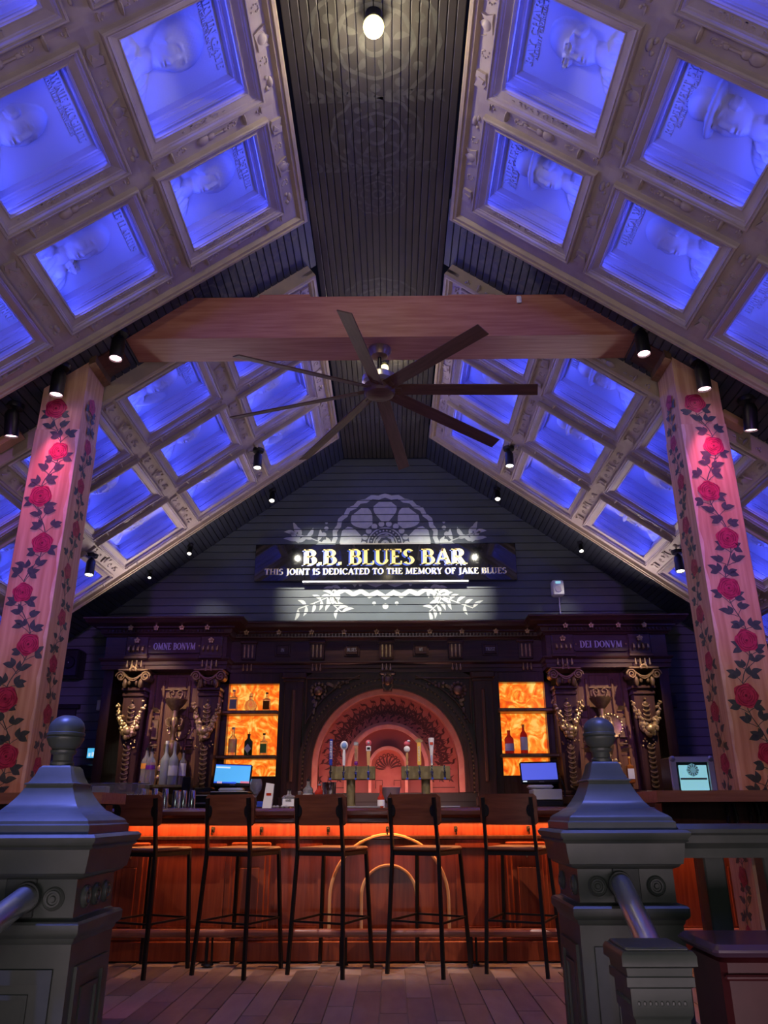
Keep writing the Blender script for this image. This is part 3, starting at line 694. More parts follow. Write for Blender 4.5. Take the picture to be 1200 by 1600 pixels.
def roses(face_w, zs, seed, sc=1.0, sw=.05):
    R = random.Random(seed); ro, dk, lf_, sm = [], [], [], []
    pts = []
    for i, z in enumerate(zs): pts.append(((sw if i % 2 else -sw)*R.uniform(.4, 1), z))
    for i, (x, z) in enumerate(pts):
        r = .068*sc*R.uniform(.9, 1.1)
        A = []
        ro += [[(q[0]*1, q[1]) for q in p] for p in disc2(x, z, r, 20, .006, 5, R.uniform(0, 6))]
        for k, rr in enumerate((.86, .66, .46, .28)):
            a0 = R.uniform(0, 360)
            for s2 in range(3 if k < 2 else 2):
                aa = a0+s2*(125 if k < 2 else 180); dk += ring2(x+.003, z+.002, r*rr, r*(rr+.05), 7, 0, 1, aa, aa+95)
        dk += disc2(x, z, r*.12, 6)
        if i+1 < len(pts):
            x2, z2 = pts[i+1]
            P = [(x+(x2-x)*t+.02*sin(2*pi*t)*(1 if i % 2 else -1), z+(z2-z)*t) for t in [k/8 for k in range(9)]]
            sm += stem2(P, .006)
            for k in (2, 4, 6):
                for s2 in (-1, 1):
                    px, pz = P[k]; L0 = R.uniform(.02, .055)*sc; ex, ez = px+s2*L0, pz+R.uniform(-.005, .035)
                    if abs(ex) > face_w/2-.045: ex = math.copysign(face_w/2-.045, ex)
                    sm += stem2([(px, pz-.015), ((px+ex)/2, (pz+ez)/2-.004), (ex, ez)], .004)
                    for an, L in ((pi/2-s2*R.uniform(.75, 1.25), R.uniform(.06, .085)), (pi/2-s2*R.uniform(-.2, .35), R.uniform(.05, .075)), (pi/2-s2*R.uniform(1.5, 2.0), R.uniform(.045, .065)*(k != 4))):
                        if L < .01: continue
                        tx, tz = ex+cos(an)*L*sc*.7, ez+sin(an)*L*sc*.7
                        if (tx-x)**2+(tz-z)**2 < (r*.85)**2 or (tx-x2)**2+(tz-z2)**2 < (r*.85)**2: continue
                        lf_ += leaf2(ex, ez, an, L*sc, .036*sc, curve=.14*s2)
    lim = face_w/2-.004
    def cl(ps): return [[(max(-lim, min(lim, a)), b) for a, b in p] for p in ps]
    return cl(ro), cl(dk), cl(lf_), cl(sm)
for sx in (-1, 1):
    x0, x1 = (2.03, 2.32); y0, y1 = 4.62, 4.92
    nm = 'left' if sx < 0 else 'right'
    t = thing('painted_column', 'square wooden column painted with red roses and leaves, on the %s of the bar' % nm, 'column', (sx*(x0+x1)/2, (y0+y1)/2, 0))
    ht = lambda x: DZ-(x-RX)*TS
    mb = MB(); hw = .145; zi, zo = ht(x0)-.005, ht(x1)-.005
    a, b = (zo, zi) if sx < 0 else (zi, zo)
    mb._a([(-hw,-.15,0),(hw,-.15,0),(hw,.15,0),(-hw,.15,0),(-hw,-.15,a),(hw,-.15,b),(hw,.15,b),(-hw,.15,a)], [(0,3,2,1),(4,5,6,7),(0,1,5,4),(1,2,6,5),(2,3,7,6),(3,0,4,7)])
    mb.build('post', M['column'], t, smooth=False)
    # thicker shaft below the neck: boards slightly proud of the post head
    mb = MB(); mb.box(-hw-.006, hw+.006, -.156, .156, 0, 3.42, .004); mb.build('shaft', M['column'], t)
    xi = hw+.0065
    def wob(i): return .006*sin(i*1.9)+.004*sin(i*4.3)
    E0 = [(-sx*(hw+.0063), z/10) for z in range(0, 35)]
    mb = MB(); A = [(-sx*xi, z/12) for z in range(0, 42)]; B = [(-sx*(xi-.016-wob(z)), z/12) for z in range(0, 42)]
    mb.strip(A, B, -.1575, -.150); mb.build('worn_edge', M['edge'], t, smooth=False)
    zs = [3.58-.325*k for k in range(11)]
    ro, dk, lf_, sm = roses(2*hw, [z for z in zs], 11+sx)
    for nm2, pl, mk, d in (('painted_stem', sm, 'leafp', .0008), ('painted_leaves', lf_, 'leafp', .0014), ('painted_roses', ro, 'rose', .0020), ('painted_petal_lines', dk, 'rosedk', .0026)):
        paint(nm2, pl, lambda a, b, d=d: (a, -.156-d if b < 3.42 else -.150-d-.005*(b < 3.44), b), M[mk], t, None, (0, -.5, 0))
    ro, dk, lf_, sm = roses(.26, [3.66-.3*k for k in range(12)], 23+sx, .8, .02)
    for nm2, pl, mk, d in (('painted_stem', sm, 'leafp', .0008), ('painted_leaves', lf_, 'leafp', .0014), ('painted_roses', ro, 'rose', .0020), ('painted_petal_lines', dk, 'rosedk', .0026)):
        paint(nm2, pl, lambda a, b, d=d: (-sx*(hw+.006+d), a, b), M[mk], t, None, (-sx*.5, 0, 0))
# ------------------------------------------------------------------ ceiling fan
t = thing('ceiling_fan', 'large eight blade brown ceiling fan hung under the beam', 'fan', (0, 4.76, 3.78))
MB().lathe([(.0, .345), (.085, .345), (.085, .32), (.06, .28), (.03, .27), (0, .27)][::-1], n=20).build('canopy', M['bronze'], t)
MB().tube([(0, 0, .1), (0, 0, .3)], .013).build('downrod', M['black'], t)
MB().lathe([(0, .04), (.10, .04), (.125, .06), (.125, .10), (.09, .13), (.04, .14), (0, .14)], n=24).build('motor_housing', M['alu'], t)
MB().lathe([(0, -.055), (.06, -.052), (.10, -.035), (.115, -.01), (.115, .03), (0, .035)], n=24).build('hub', M['fan'], t)
mb = MB(); mb.x = Matrix.Translation((0, 0, 0)) @ Matrix.Rotation(.1093, 4, 'Y') @ Matrix.Rotation(radians(-20), 4, 'X')
mb.box(.10, 1.10, -.048, .048, -.004, .004, .002); mb.box(.06, .16, -.02, .02, -.010, .010, .003)
bme = mb.mesh('blade', M['fan'])
for k in range(8): link('blade', bme, t, (0, 0, .01), (0, 0, radians(-9.7+45*k)))
# ridge bulbs
for (x, y, r) in ((0.0, 2.93, .058), (0.02, 6.40, .040)):
    t = thing('globe_lamp', ('bare glowing globe lamp on the ridge strip %s' % ('nearest the viewer' if y < 4 else 'seen behind the fan hub')), 'lamp', (x, y, DZ))
    MB().lathe([(0, -.04), (.03, -.035), (.045, -.01), (.045, 0), (0, 0)], n=16).build('lamp_base', M['black'], t)
    MB().ball((0, 0, -.05-r*.9), r, n=18, m_=10).build('globe', M['glow'], t)
# ------------------------------------------------------------------ track spots
def track_spot(x, y, tgt, glow, label, group, z=None, power=0, col=WARM, ang=35, s=1.45, look=None):
    ax = abs(x); zc = (DZ-(ax-RX)*TS if ax > RX else DZ) if z is None else z
    t = thing('spotlight', label, 'spotlight', (x, y, zc), 0, group)
    MB().lathe([(0, -.03), (.04*s, -.03), (.045*s, -.01), (.045*s, .0), (0, .0)], n=14).build('mount', M['black'], t)
    p = Vector((0, 0, -.085*s)); d = (Vector(tgt)-Vector((x, y, zc))-p).normalized()
    MB().tube([(0, 0, -.02), p], .009*s).build('stem', M['black'], t)
    q = ((Vector(look)-Vector((x, y, zc))-p).normalized() if look else d).to_track_quat('-Z', 'Y').to_euler()
    MB().lathe([(0, .05*s), (.022*s, .05*s), (.032*s, .03*s), (.032*s, -.075*s), (.029*s, -.078*s), (.028*s, -.066*s), (0, -.066*s)], n=16).build('can', M['black'], t, p, q)
    MB().lathe([(0, -.067*s), (.027*s, -.0672*s), (.027*s, -.070*s), (0, -.0715*s)][::-1], n=16).build('lens', glow, t, p, q)
    if power:
        l = spot('spotlight_beam', (x, y, zc), tgt, col, power, ang, 1.0, .02); l.location = Vector((x, y, zc))+p+d*.085*s
    return t
PINK = (1, .16, .42)
gs = 'spots on the dark ceiling by the beam'
for sx, nm in ((-1, 'left'), (1, 'right')):
    track_spot(sx*2.17, 4.50, (sx*2.17, 4.60, 0), M['spotred'], 'black spotlight shining down the front of the %s rose column' % nm, gs, None, 75, (1, .13, .38), 50)
    track_spot(sx*1.80, 4.50, (sx*.5, 6.6, 1.2), M['spotred'], 'black spotlight beside the %s end of the beam' % nm, gs, None, 270, (1, .80, .74), 48, 1.45, (sx*1.75, 4.2, 0))
    track_spot(sx*2.50, 4.62, (sx*2.4, 5.2, .4), M['spotred'], 'black spotlight outside the %s rose column' % nm, gs, None, 0)
    track_spot(sx*1.25, 6.93, (sx*.45, 8.6, 3.38), M['spotglow'], 'black spotlight on the inner rib of the far %s coffers' % nm, 'spots on the coffer ribs', RZ-(1.25-RX)*TS, 360, (1, .95, .80), 52, 1.3, (sx*1.1, 6.4, 0))
    track_spot(sx*2.76, 6.9, (sx*2.3, 8.1, 1.9), M['spotglow'], 'black spotlight on the outer rib of the far %s coffers' % nm, 'spots on the coffer ribs', RZ-(2.76-RX)*TS, 190, (1, .78, .52), 44, 1.3, (sx*2.6, 6.3, 0))
    track_spot(sx*1.30, 8.20, (sx*.25, YW, 3.35), M['spotglow'], 'bright small spotlight %s above the sign' % nm, 'spots above the back bar', None, 26, (1, .96, .82), 75, 1.0, (sx*1.0, 6.2, 0))
    track_spot(sx*2.2, 8.22, (sx*1.7, 8.5, 2.0), M['spotglow'], 'small spotlight midway down the %s slope by the gable wall' % nm, 'spots above the back bar', None, 20, (1, .93, .78), 70, .8, (sx*2.0, 6.2, 0))
    if sx < 0: track_spot(-2.62, 8.22, (-2.4, 8.3, 2.4), M['spotglow'], 'lowest small spotlight on the left slope above the back bar', 'spots above the back bar', None, 4, WARM, 50, .6, (-2.4, 6.2, 0))
for sx in (-1, 1):
    mb = MB(); nx = 2.66 if sx < 0 else 2.52; mb.x = Matrix.Translation((sx*nx, 4.88, DZ-(nx-RX)*TS)) @ Matrix.Rotation(sx*S, 4, 'Y'); mb.box(-.10, .10, -.045, .045, -.06, 0, .004)
    o = mb.build('notice_box', M['tan_']); tag(o, 'small tan notice box on the ceiling outside the %s column' % ('left' if sx < 0 else 'right'), 'sign')
def PX(px, py, Y):
    z = ZA(py, Y); return XA(px, Y, z), z
# ================================================================== back bar
bb = thing('back_bar', 'carved dark mahogany back bar with gilt ornaments and red lit arch', 'back bar', (0, 8.3, 0))
OFF = Vector((0, -8.3, 0))
def part(mb, name, mt, parent=bb, smooth=True, off=True):
    if off: mb.v = [(x, y-8.3, z) for x, y, z in mb.v]
    return mb.build(name, mt, parent, smooth=smooth)
YC, YG = 8.25, 8.0                # centre and wing faces
ZT = 2.905                        # cornice top
zF1, zF0, zA1, zA0 = 2.745, 2.50, 2.50, 2.385
XI, XO = 1.66, 2.93               # wing inner/outer x
XM = .01
def mx(x): return XM+x
path = [(-XO, 8.59), (-XO, YG), (-XI, YG), (-XI, YC), (XI+.02, YC), (XI+.02, YG), (XO, YG), (XO, 8.59)]
mb = MB(); mb.mold([(0, zF1-.02), (.02, zF1-.02), (.03, zF1), (.05, zF1+.01), (.06, zF1+.05), (.09, zF1+.06), (.09, zF1+.075), (.13, zF1+.085), (.17, zF1+.10), (.19, zF1+.135), (.20, zF1+.14), (.20, ZT-.008), (.185, ZT), (0, ZT)][::-1], path)
part(mb, 'cornice', M['darkh'])
mb = MB(); mb.mold([(0, zA0), (.012, zA0), (.012, zA0+.04), (.022, zA0+.045), (.022, zA0+.08), (.036, zA0+.09), (.045, zA0+.105), (.045, zA0+.115), (.0, zA0+.12)][::-1], path); part(mb, 'architrave', M['darkh'])
# solid bodies behind
mb = MB(); mb.box(-XO, -XI, YG, 8.59, zA0, ZT-.02); part(mb, 'wing_entablature', M['darkh'], smooth=False)
mb = MB(); mb.box(XI+.02, XO, YG, 8.59, zA0, ZT-.02); part(mb, 'wing_entablature', M['darkh'], smooth=False)
mb = MB(); mb.box(-XI, XI+.02, YC, 8.59, zA0, ZT-.02); part(mb, 'frieze', M['darkh'], smooth=False)
# dentils/egg course under the rosettes
mb = MB()
for i in range(92): x = -XI+.06+i*.0362; mb.ball((x, YC-.063, zF1+.032), .012, .010, .016, 6, 4)
for s in (-1, 1):
    for i in range(34): x = s*(XI+.04+i*.0372); mb.ball((x+XM, YG-.063, zF1+.032), .012, .010, .016, 6, 4)
tag(part(mb, 'egg_moulding', M['dark']), kind='stuff')
# gilt rosettes on the cornice
def rosette(r, mt='gold'):
    mb = MB()
    for k in range(5): a = 2*pi*k/5+.3; mb.ball((r*.6*cos(a), -.006, r*.6*sin(a)), r*.42, r*.25, r*.42, 8, 5)
    mb.ball((0, -.012, 0), r*.3, r*.3, r*.3, 8, 5); return mb.mesh('rosette', M[mt])
RM = rosette(.030)
for px in (384, 435, 486, 537, 588, 620, 671, 721, 774, 823): link('rosette', RM, bb, (XA(px, 8.14, 2.8), YC-.112-8.3, zF1+.055))
for px in (203, 243, 283, 323): link('rosette', RM, bb, (XA(px, 7.9, 2.8), YG-.112-8.3, zF1+.055)); 
for px in (882, 922, 964, 1004): link('rosette', RM, bb, (XA(px, 7.9, 2.8), YG-.112-8.3, zF1+.055))
# triglyph blocks with three pale bars and drops
def triglyph(x, n=3):
    mb = MB(); mb.box(x-.075, x+.075, YC-.03, YC, zF0+.02, zF1-.03, .006); mb.box(x-.09, x+.09, YC-.05, YC, zF1-.05, zF1-.02, .005); p = part(mb, 'triglyph', M['darkh'])
    mb = MB()
    for k in range(3):
        xx = x+(k-1)*.042; mb.box(xx-.009, xx+.009, YC-.045, YC-.03, zF0+.04, zF1-.065, .005)
    mb2 = mb; mb2.v = [(a, b-8.3, c) for a, b, c in mb2.v]; mb2.build('fluting', M['gold'], p)
    mb = MB()
    for k in range(3):
        xx = x+(k-1)*.042; mb.lathe([(0, -.075), (.010, -.070), (.013, -.055), (.006, -.03), (.005, 0), (0, 0)], (xx, YC-.055, zA1-.03), 8)
    mb.v = [(a, b-8.3, c) for a, b, c in mb.v]; tag(mb.build('drops', M['gold'], p), kind='stuff')
for px in (388, 495, 603, 711, 820): triglyph(XA(px, YC, 2.6))
# word plaques
for px, tx in ((441, 'IN'), (549, 'BLUES'), (657, 'WE'), (765, 'TRUST')):
    x = XA(px, YC, 2.6); z = 2.625
    mb = MB(); mb.box(x-.085, x+.085, YC-.012, YC, z-.068, z+.068, .004); mb.box(x-.065, x+.065, YC-.024, YC-.012, z-.050, z+.050, .008); p = part(mb, 'word_plaque', M['darkh'])
    tb = text_mb(tx, .036, .004, None, .02*len(tx)); tb.build('lettering', M['alu'], p, (x, YC-8.3-.024, z-.018), (pi/2, 0, 0), False)
# wings
WX = {-1: (XA(207, YG, 2.2), XA(325, YG, 2.2)), 1: (XA(882, YG, 2.2), XA(1003, YG, 2.2))}
def capital(x):
    zt = zA0-.005; mb = MB(); mb.box(x-.155, x+.155, YG-.09, YG+.2, zt-.025, zt, .008)
    for s in (-1, 1):
        cx, cz = x+s*.125, zt-.075; P = []
        for k in range(26): a = k*.46; r = .052*(1-k/30); P.append((cx+r*cos(a if s > 0 else pi-a), YG-.07, cz+r*sin(a)))
        mb.tube(P, .0095, 6); mb.lathe([(0, -.05), (.045, -.05), (.045, .08), (0, .08)], (cx, YG-.0, cz), 14, 'y')
    mb.tube([(x-.10+.2*t, YG-.07, zt-.045-.055*sin(pi*t)) for t in [i/8 for i in range(9)]], .010, 6)
    mb.tube([(x-.08+.16*t, YG-.07, zt-.065-.055*sin(pi*t)) for t in [i/8 for i in range(9)]], .008, 6)
    for s in (-1, 1): mb.ball((x+s*.08, YG-.05, zt-.145), .026, .03, .05, 8, 6); mb.ball((x+s*.035, YG-.05, zt-.135), .018, .02, .03, 8, 6)
    for k in range(5): a = pi*k/4; mb.ball((x+.03*cos(a), YG-.085, zt-.012+.025*sin(a)), .016, .012, .018, 6, 4)
    part(mb, 'ionic_capital', M['bronze'])
mb = MB(); mb.tube([(.036*cos(a), -.007, .027*sin(a)) for a in [pi*1.02+i*pi*.96/7 for i in range(8)]], [.003, .007, .010, .011, .011, .010, .007, .003], 6); mb.ball((0, .012, .004), .030, .012, .022, 8, 4)
SCM = mb.mesh('scale', M['bronze'])
def console(x):
    # tapered pilaster
    mb = MB(); zt = zA0-.20; zb = 1.19; hw1, hw0 = .105, .085
    mb._a([(x-hw0, YG+.02, zb), (x+hw0, YG+.02, zb), (x+hw1, YG+.02, zt), (x-hw1, YG+.02, zt), (x-hw0, YG+.2, zb), (x+hw0, YG+.2, zb), (x+hw1, YG+.2, zt), (x-hw1, YG+.2, zt)],
          [(0, 1, 2, 3), (7, 6, 5, 4), (0, 3, 7, 4), (1, 5, 6, 2), (3, 2, 6, 7), (0, 4, 5, 1)])
    mb.box(x-.12, x+.12, YG-.02, YG+.2, zt-.02, zt+.02, .01); mb.box(x-.112, x+.112, YG-.0, YG+.2, zt-.075, zt-.035, .008)
    mb.box(x-.13, x+.13, YG-.03, YG+.2, zb-.04, zb, .01); mb.box(x-.16, x+.16, YG-.06, YG+.2, zb-.13, zb-.04, .012)
    part(mb, 'pilaster', M['dark'])
    mb = MB(); n = 19; zs0 = zt-.17
    for k in range(n):
        z = zs0-k*.0455
        if z < zb+.05: break
        if 5 < k < 9: continue
        link('scale', SCM, bb, (x, YG-8.3, z))
    mb.ball((x, YG-.0, zt-.12), .012, .012, .012, 8, 5)
    part(mb, 'pilaster_stud', M['bronze'])
    R = random.Random(int(x*100)+5000); mb = MB()
    for k in range(54):
        t = k/53*2-1; cx = x+.135*t; cz = zt-.12-.30*(1-abs(t)**1.7)+R.uniform(-.02, .02)-.03
        r = .014+.02*(1-abs(t)); 
        for q in range(2): mb.ball((cx+R.uniform(-.02, .02), YG-.015-R.uniform(0, .05)*(1-.6*abs(t)), cz+R.uniform(-.03, .03)), r*R.uniform(.6, 1.1), r*.8, r*R.uniform(.7, 1.2), 7, 5)
    for k in range(9): mb.ball((x+R.uniform(-.09, .10), YG-.02, zt-.50-R.uniform(0, .08)), .009, n=6, m_=4)
    mb.ball((x, YG-.055, zt-.42), .048, .04, .05, 10, 6)
    tag(part(mb, 'fruit_garland', M['gold']), kind='stuff')
for s in (-1, 1):
    for x in WX[s]:
        capital(x); console(x)
        # bracket block with rosette, finger drops
        mb = MB(); mb.box(x-.115, x+.115, YG-.05, YG, zF0+.0, zF1-.02, .008); mb.box(x-.125, x+.125, YG-.07, YG, zF0-.015, zF0+.02, .006); part(mb, 'bracket_block', M['darkh'])
        link('rosette', RM, bb, (x, YG-.065-8.3, zF1-.07), None, (1.1, 1.1, 1.1))
        mb = MB()
        for k in range(4):
            xx = x+(k-1.5)*.048
            mb.lathe([(0, -.07), (.010, -.066), (.013, -.05), (.007, -.03), (.006, 0), (0, 0)], (xx, YG-.075, zA1-.035), 8)
            mb.tube([(xx, YG-.055, zF1-.12), (xx, YG-.085, zF1-.145), (xx, YG-.09, zF1-.17), (xx, YG-.06, zF1-.185)], [.006, .010, .012, .006], 6)
        tag(part(mb, 'drops', M['gold']), kind='stuff')
    xa, xb = sorted(WX[s]); xm = (xa+xb)/2
    # recessed wing panel
    mb = MB(); mb.box(xa-.02, xb+.02, 8.22, 8.3, 1.05, zA0); mb.box(xa, xb, 8.19, 8.22, 1.05, 1.2, .004)
    for q in (xa+.14, xb-.14): mb.box(q-.03, q+.03, 8.17, 8.22, 1.2, zA0-.02, .008)
    mb.box(xm-.15, xm-.12, 8.19, 8.22, 1.25, 2.3, .006); mb.box(xm+.12, xm+.15, 8.19, 8.22, 1.25, 2.3, .006); mb.box(xm-.10, xm+.10, 8.205, 8.22, 2.12, 2.34, .004)
    part(mb, 'wing_panel', M['panelw'])
    # outer stile and inner stile of the wing
    mb = MB(); xo = s*XO; mb.box(min(xo, xo-s*.10), max(xo, xo-s*.10), YG+.05, 8.59, 1.05, zA0); part(mb, 'side_stile', M['dark'], smooth=False)
    # carved ornaments
    mb = MB()
    for q in (-1, 1):
        P = []
        for k in range(16): a = k*.4; r = .034*(1-k/20); P.append((xm+q*(.04+r*cos(a)), 8.19, 2.17+r*sin(a)))
        mb.tube(P, .007, 6); mb.tube([(xm+q*.073, 8.19, 2.165), (xm+q*.05, 8.185, 2.10), (xm, 8.19, 2.05)], .008, 6)
        for zz, wd in ((2.0, .055), (1.585, .06)): mb._a([(xm+q*.21-wd, 8.19, zz-.022), (xm+q*.21+wd, 8.19, zz-.022), (xm+q*.21+wd*.7, 8.165, zz+.018), (xm+q*.21-wd*.7, 8.165, zz+.018)], [(0, 1, 2, 3)])
        mb.box(xm+q*.21-.06, xm+q*.21+.06, 8.185, 8.2, 1.70, 1.90, .006); mb.box(xm+q*.21-.07, xm+q*.21+.07, 8.18, 8.2, 1.63, 1.65, .005)
        mb.tube([(xm+q*.33+.03*cos(a), 8.19, 1.80+.045*sin(a)) for a in [i*2*pi/12 for i in range(13)]], .008, 6)
    mb.lathe([(.10, -.02), (.125, -.03), (.13, 0)], (xm+.07, 8.2, 1.82), 24, 'y')
    mb.box(xm-.12, xm+.12, 8.18, 8.2, 2.20, 2.215, .004)
    tag(part(mb, 'carved_ornament', M['bronze']), kind='stuff')
    mb = MB()
    for q in (-1, 1):
        mb.prism([(xm+q*.21-.02, 1.82), (xm+q*.21, 1.785), (xm+q*.21+.02, 1.82)], 8.16, 8.185); mb.ball((xm+q*.21, 8.18, 1.665), .012, n=8); mb.ball((xm+q*.21, 8.18, 1.925), .009, n=8); mb.ball((xm+q*.335, 8.175, 1.845), .009, n=8)
    for k in range(22): a = 2*pi*k/22; mb.ball((xm+.07+.115*cos(a), 8.165, 1.82+.115*sin(a)), .008, n=6, m_=4)
    mb.ball((xm+.07, 8.17, 1.83), .03, .02, .04, 8, 5)
    tag(part(mb, 'gilt_studs', M['gold']), kind='stuff')
    # name plaque
    txt = 'OMNE BONVM' if s < 0 else 'DEI DONVM'; z = 2.62
    mb = MB(); hw = .30
    mb.prism([(xm-hw, z-.045), (xm-hw+.04, z-.07), (xm+hw-.04, z-.07), (xm+hw, z-.045), (xm+hw, z+.045), (xm+hw-.04, z+.07), (xm-hw+.04, z+.07), (xm-hw, z+.045)], YG-.03, YG); p = part(mb, 'name_plaque', M['darkh'], smooth=False)
    mb = text_mb(txt, .070, .007, None, .44); mb.build('lettering', M['alu'], p, (xm, YG-8.3-.03, z-.035), (pi/2, 0, 0), False)
    mb = MB(); mb.ball((xm-.26, YG-.033, z), .010, n=8); mb.ball((xm+.26, YG-.033, z), .010, n=8); part(mb, 'plaque_stud', M['gold'])
    # niche with backlit amber marble
    (x0, z1), (x1, z0) = (PX(346, 1070, 8.36), PX(431, 1213, 8.36)) if s < 0 else (PX(776, 1069, 8.36), PX(867, 1213, 8.36))
    mb = MB(); mb.box(x0-.02, x1+.02, 8.36, 8.38, z0, z1+.0); part(mb, 'backlit_marble', M['fire'], smooth=False)
    ex0, ex1 = (-XI, XA(440, YC)) if s < 0 else (XA(772, YC), XI+.02)
    for bxs in ((ex0, x0, 1.05, zA0), (x1, ex1, 1.05, zA0), (x0, x1, z1, zA0), (x0, x1, 1.05, z0)): part(MB().box(bxs[0], bxs[1], YC, 8.38, bxs[2], bxs[3], .003), 'niche_board', M['dark'])
    for py in ((1112, 1182) if s < 0 else (1110, 1181)):
        zc = ZA(py, 8.15); mb = MB(); mb.box(x0-.03, x1+.012, 8.13, 8.36, zc-.018, zc+.018, .008); part(mb, 'shelf', M['bronze'])
    # flat pilaster with a raised bead
    (p0, p1) = (XA(440, YC), XA(470, YC)) if s < 0 else (XA(742, YC), XA(772, YC))
    mb = MB(); mb.box(p0, p1, YC-.05, YC+.1, 1.05, zA0-.02, .006); mb.box(p0-.03, p1+.03, YC-.08, YC, zA0-.07, zA0-.0, .01); mb.box(p0-.015, p1+.015, YC-.065, YC, zA0-.10, zA0-.07, .006)
    mb.box(p0-.02, p1+.02, YC-.07, YC, 1.05, 1.14, .008); part(mb, 'flat_pilaster', M['dark'])
    c = (p0+p1)/2; mb = MB(); mb.box(c-.018, c+.018, YC-.072, YC-.05, 1.28, zA0-.18, .009); part(mb, 'pilaster_bead', M['panelw'])
# arch
AX = XA(605, YC, 1.7); AZ = ZA(1197, YC); k_ = (XA(705, YC, 1.9)-XA(605, YC, 1.9))/100
Ro, Rr = 136*k_, 117*k_; zb_ = ZA(1238, YC)
def arch_line(R, n=36): return [(AX-R, zb_)]+[(AX-R*cos(pi*i/n), AZ+R*sin(pi*i/n)) for i in range(n+1)]+[(AX+R, zb_)]
xl, xr_ = XA(470, YC), XA(742, YC)
def box_line(n=36):
    L = [(xl, zb_)]
    for i in range(n+1):
        a = pi*i/n; dx, dz = -cos(a), sin(a); t = 1e9
        if dx < -1e-6: t = min(t, (xl-AX)/dx)
        if dx > 1e-6: t = min(t, (xr_-AX)/dx)
        if dz > 1e-6: t = min(t, (zA0-AZ)/dz)
        L.append((AX+dx*t, AZ+dz*t))
    return L+[(xr_, zb_)]
mb = MB(); mb.strip(box_line(), arch_line(Ro-.02), YC-.0, 8.45); part(mb, 'arch_wall', M['dark'], smooth=False)
mb = MB()
for (ra, rb, d) in ((Ro, Ro-.03, .07), (Ro-.03, Ro-.05, .045), (Ro-.05, Ro-.085, .06), (Ro-.085, Rr, .025)): mb.strip(arch_line(ra), arch_line(rb), YC-d, YC+.12)
part(mb, 'archivolt', M['dark'], smooth=False)
mb = MB(); n = 62
for i in range(n+1): a = pi*i/n; mb.ball((AX-(Ro-.04)*cos(a), YC-.052, AZ+(Ro-.04)*sin(a)), .012, .010, .012, 6, 4)
for s in (-1, 1):
    for k in range(6): mb.ball((AX+s*(Ro-.04), YC-.052, AZ-.03-k*.045), .012, .010, .012, 6, 4)
tag(part(mb, 'bead_course', M['bronze']), kind='stuff')
mb = MB(); mb.strip(arch_line(Rr), [(AX+(x-AX)*.001, zb_ if i in (0, 38) else zb_+.0) for i, (x, z) in enumerate(arch_line(Rr))], 8.44, 8.46); part(mb, 'arch_back_panel', M['redp'], smooth=False)
R2, R3, R1 = 60*k_, 27*k_, 108*k_
mb = MB(); mb.strip(arch_line(Rr), arch_line(Rr-.055), YC+.04, 8.45); mb.strip(arch_line(Rr-.055), arch_line(R1+.02), YC+.10, 8.45); part(mb, 'arch_reveal', M['redl'], smooth=False)
for i_ in range(46):
    pass
mb = MB()
for i in range(64): a = pi*i/63; mb.ball((AX-(R1+.012)*cos(a), YC+.115, AZ+(R1+.012)*sin(a)), .009, .008, .009, 5, 3)
tag(part(mb, 'arch_beads', M['redl']), kind='stuff')
mb = MB(); mb.strip(arch_line(R2+.02), arch_line(R2-.02), 8.34, 8.45); mb.strip(arch_line(R2+.055), arch_line(R2+.02), 8.39, 8.45); part(mb, 'inner_arch_rim', M['redl'], smooth=False)
mb = MB(); mb.strip(arch_line(R2-.02), arch_line(R3+.02), 8.39, 8.45); part(mb, 'inner_arch_band', M['redd'] if False else mat('dark_red_band', (.24, .05, .045), .5), smooth=False)  # darker red band between the two inner rims
mb = MB(); mb.strip(arch_line(R3+.022), arch_line(R3-.008), 8.33, 8.45); part(mb, 'small_arch_rim', M['redl'], smooth=False)
# scroll ornament on the red panel
P = []; Rm = (R2+.05+R1)/2+.01
for i in range(40):
    a = pi*(i+.5)/40; ca, sa = -cos(a), sin(a)
    for rr, sg in ((R2+.085, 1), (R1-.035, -1)): P += leaf2(AX+rr*ca, AZ+rr*sa, atan2(sa, ca)+pi/2*(1 if i % 2 else -1)+.5*sg, .065, .022, curve=.25)
for i in range(27):
    a = pi*(i+.5)/27; ca, sa = -cos(a), sin(a); rx, rz = AX+Rm*ca, AZ+Rm*sa; an = atan2(sa, ca)
    if i % 2 == 0:
        for dq in (-1.0, -.5, 0, .5, 1.0): P += leaf2(rx-.05*ca, rz-.05*sa, an+dq, .15-.03*abs(dq), .024, curve=.12*dq)
        P += disc2(rx-.065*ca, rz-.065*sa, .016, 8)
    else:
        for s2 in (-1, 1):
            P += ring2(rx+s2*.03*sa-.04*ca, rz-s2*.03*ca-.04*sa, .014, .026, 10); P += leaf2(rx+.02*ca, rz+.02*sa, an+s2*1.1, .08, .022, curve=.2*s2)
            P += leaf2(rx+.05*ca, rz+.05*sa, an+s2*2.3, .07, .02, curve=.2*s2)
        P += stem2([(rx-.11*ca, rz-.11*sa), (rx+.09*ca, rz+.09*sa)], .006)
for i in range(9):
    a = pi*(i+.5)/9; P += leaf2(AX+.02*cos(a), AZ-.02+.02*sin(a), a, .14, .02, curve=.1); P += ring2(AX+.12*cos(a), AZ+.0+.12*sin(a), .012, .02, 8)
for s in (-1, 1):
    for q in range(7): P += leaf2(AX+s*(R2+.08+.05*q), zb_+.10, .9 if q % 2 else 2.1, .09, .02)
    P += stem2([(AX+s*(R2+.06), zb_+.05), (AX+s*(R1-.03), zb_+.05)], .008)
P += stem2([(AX-.13, zb_+.04), (AX-.13, zb_+.12), (AX-.06, zb_+.12), (AX-.06, zb_+.07)], .008)
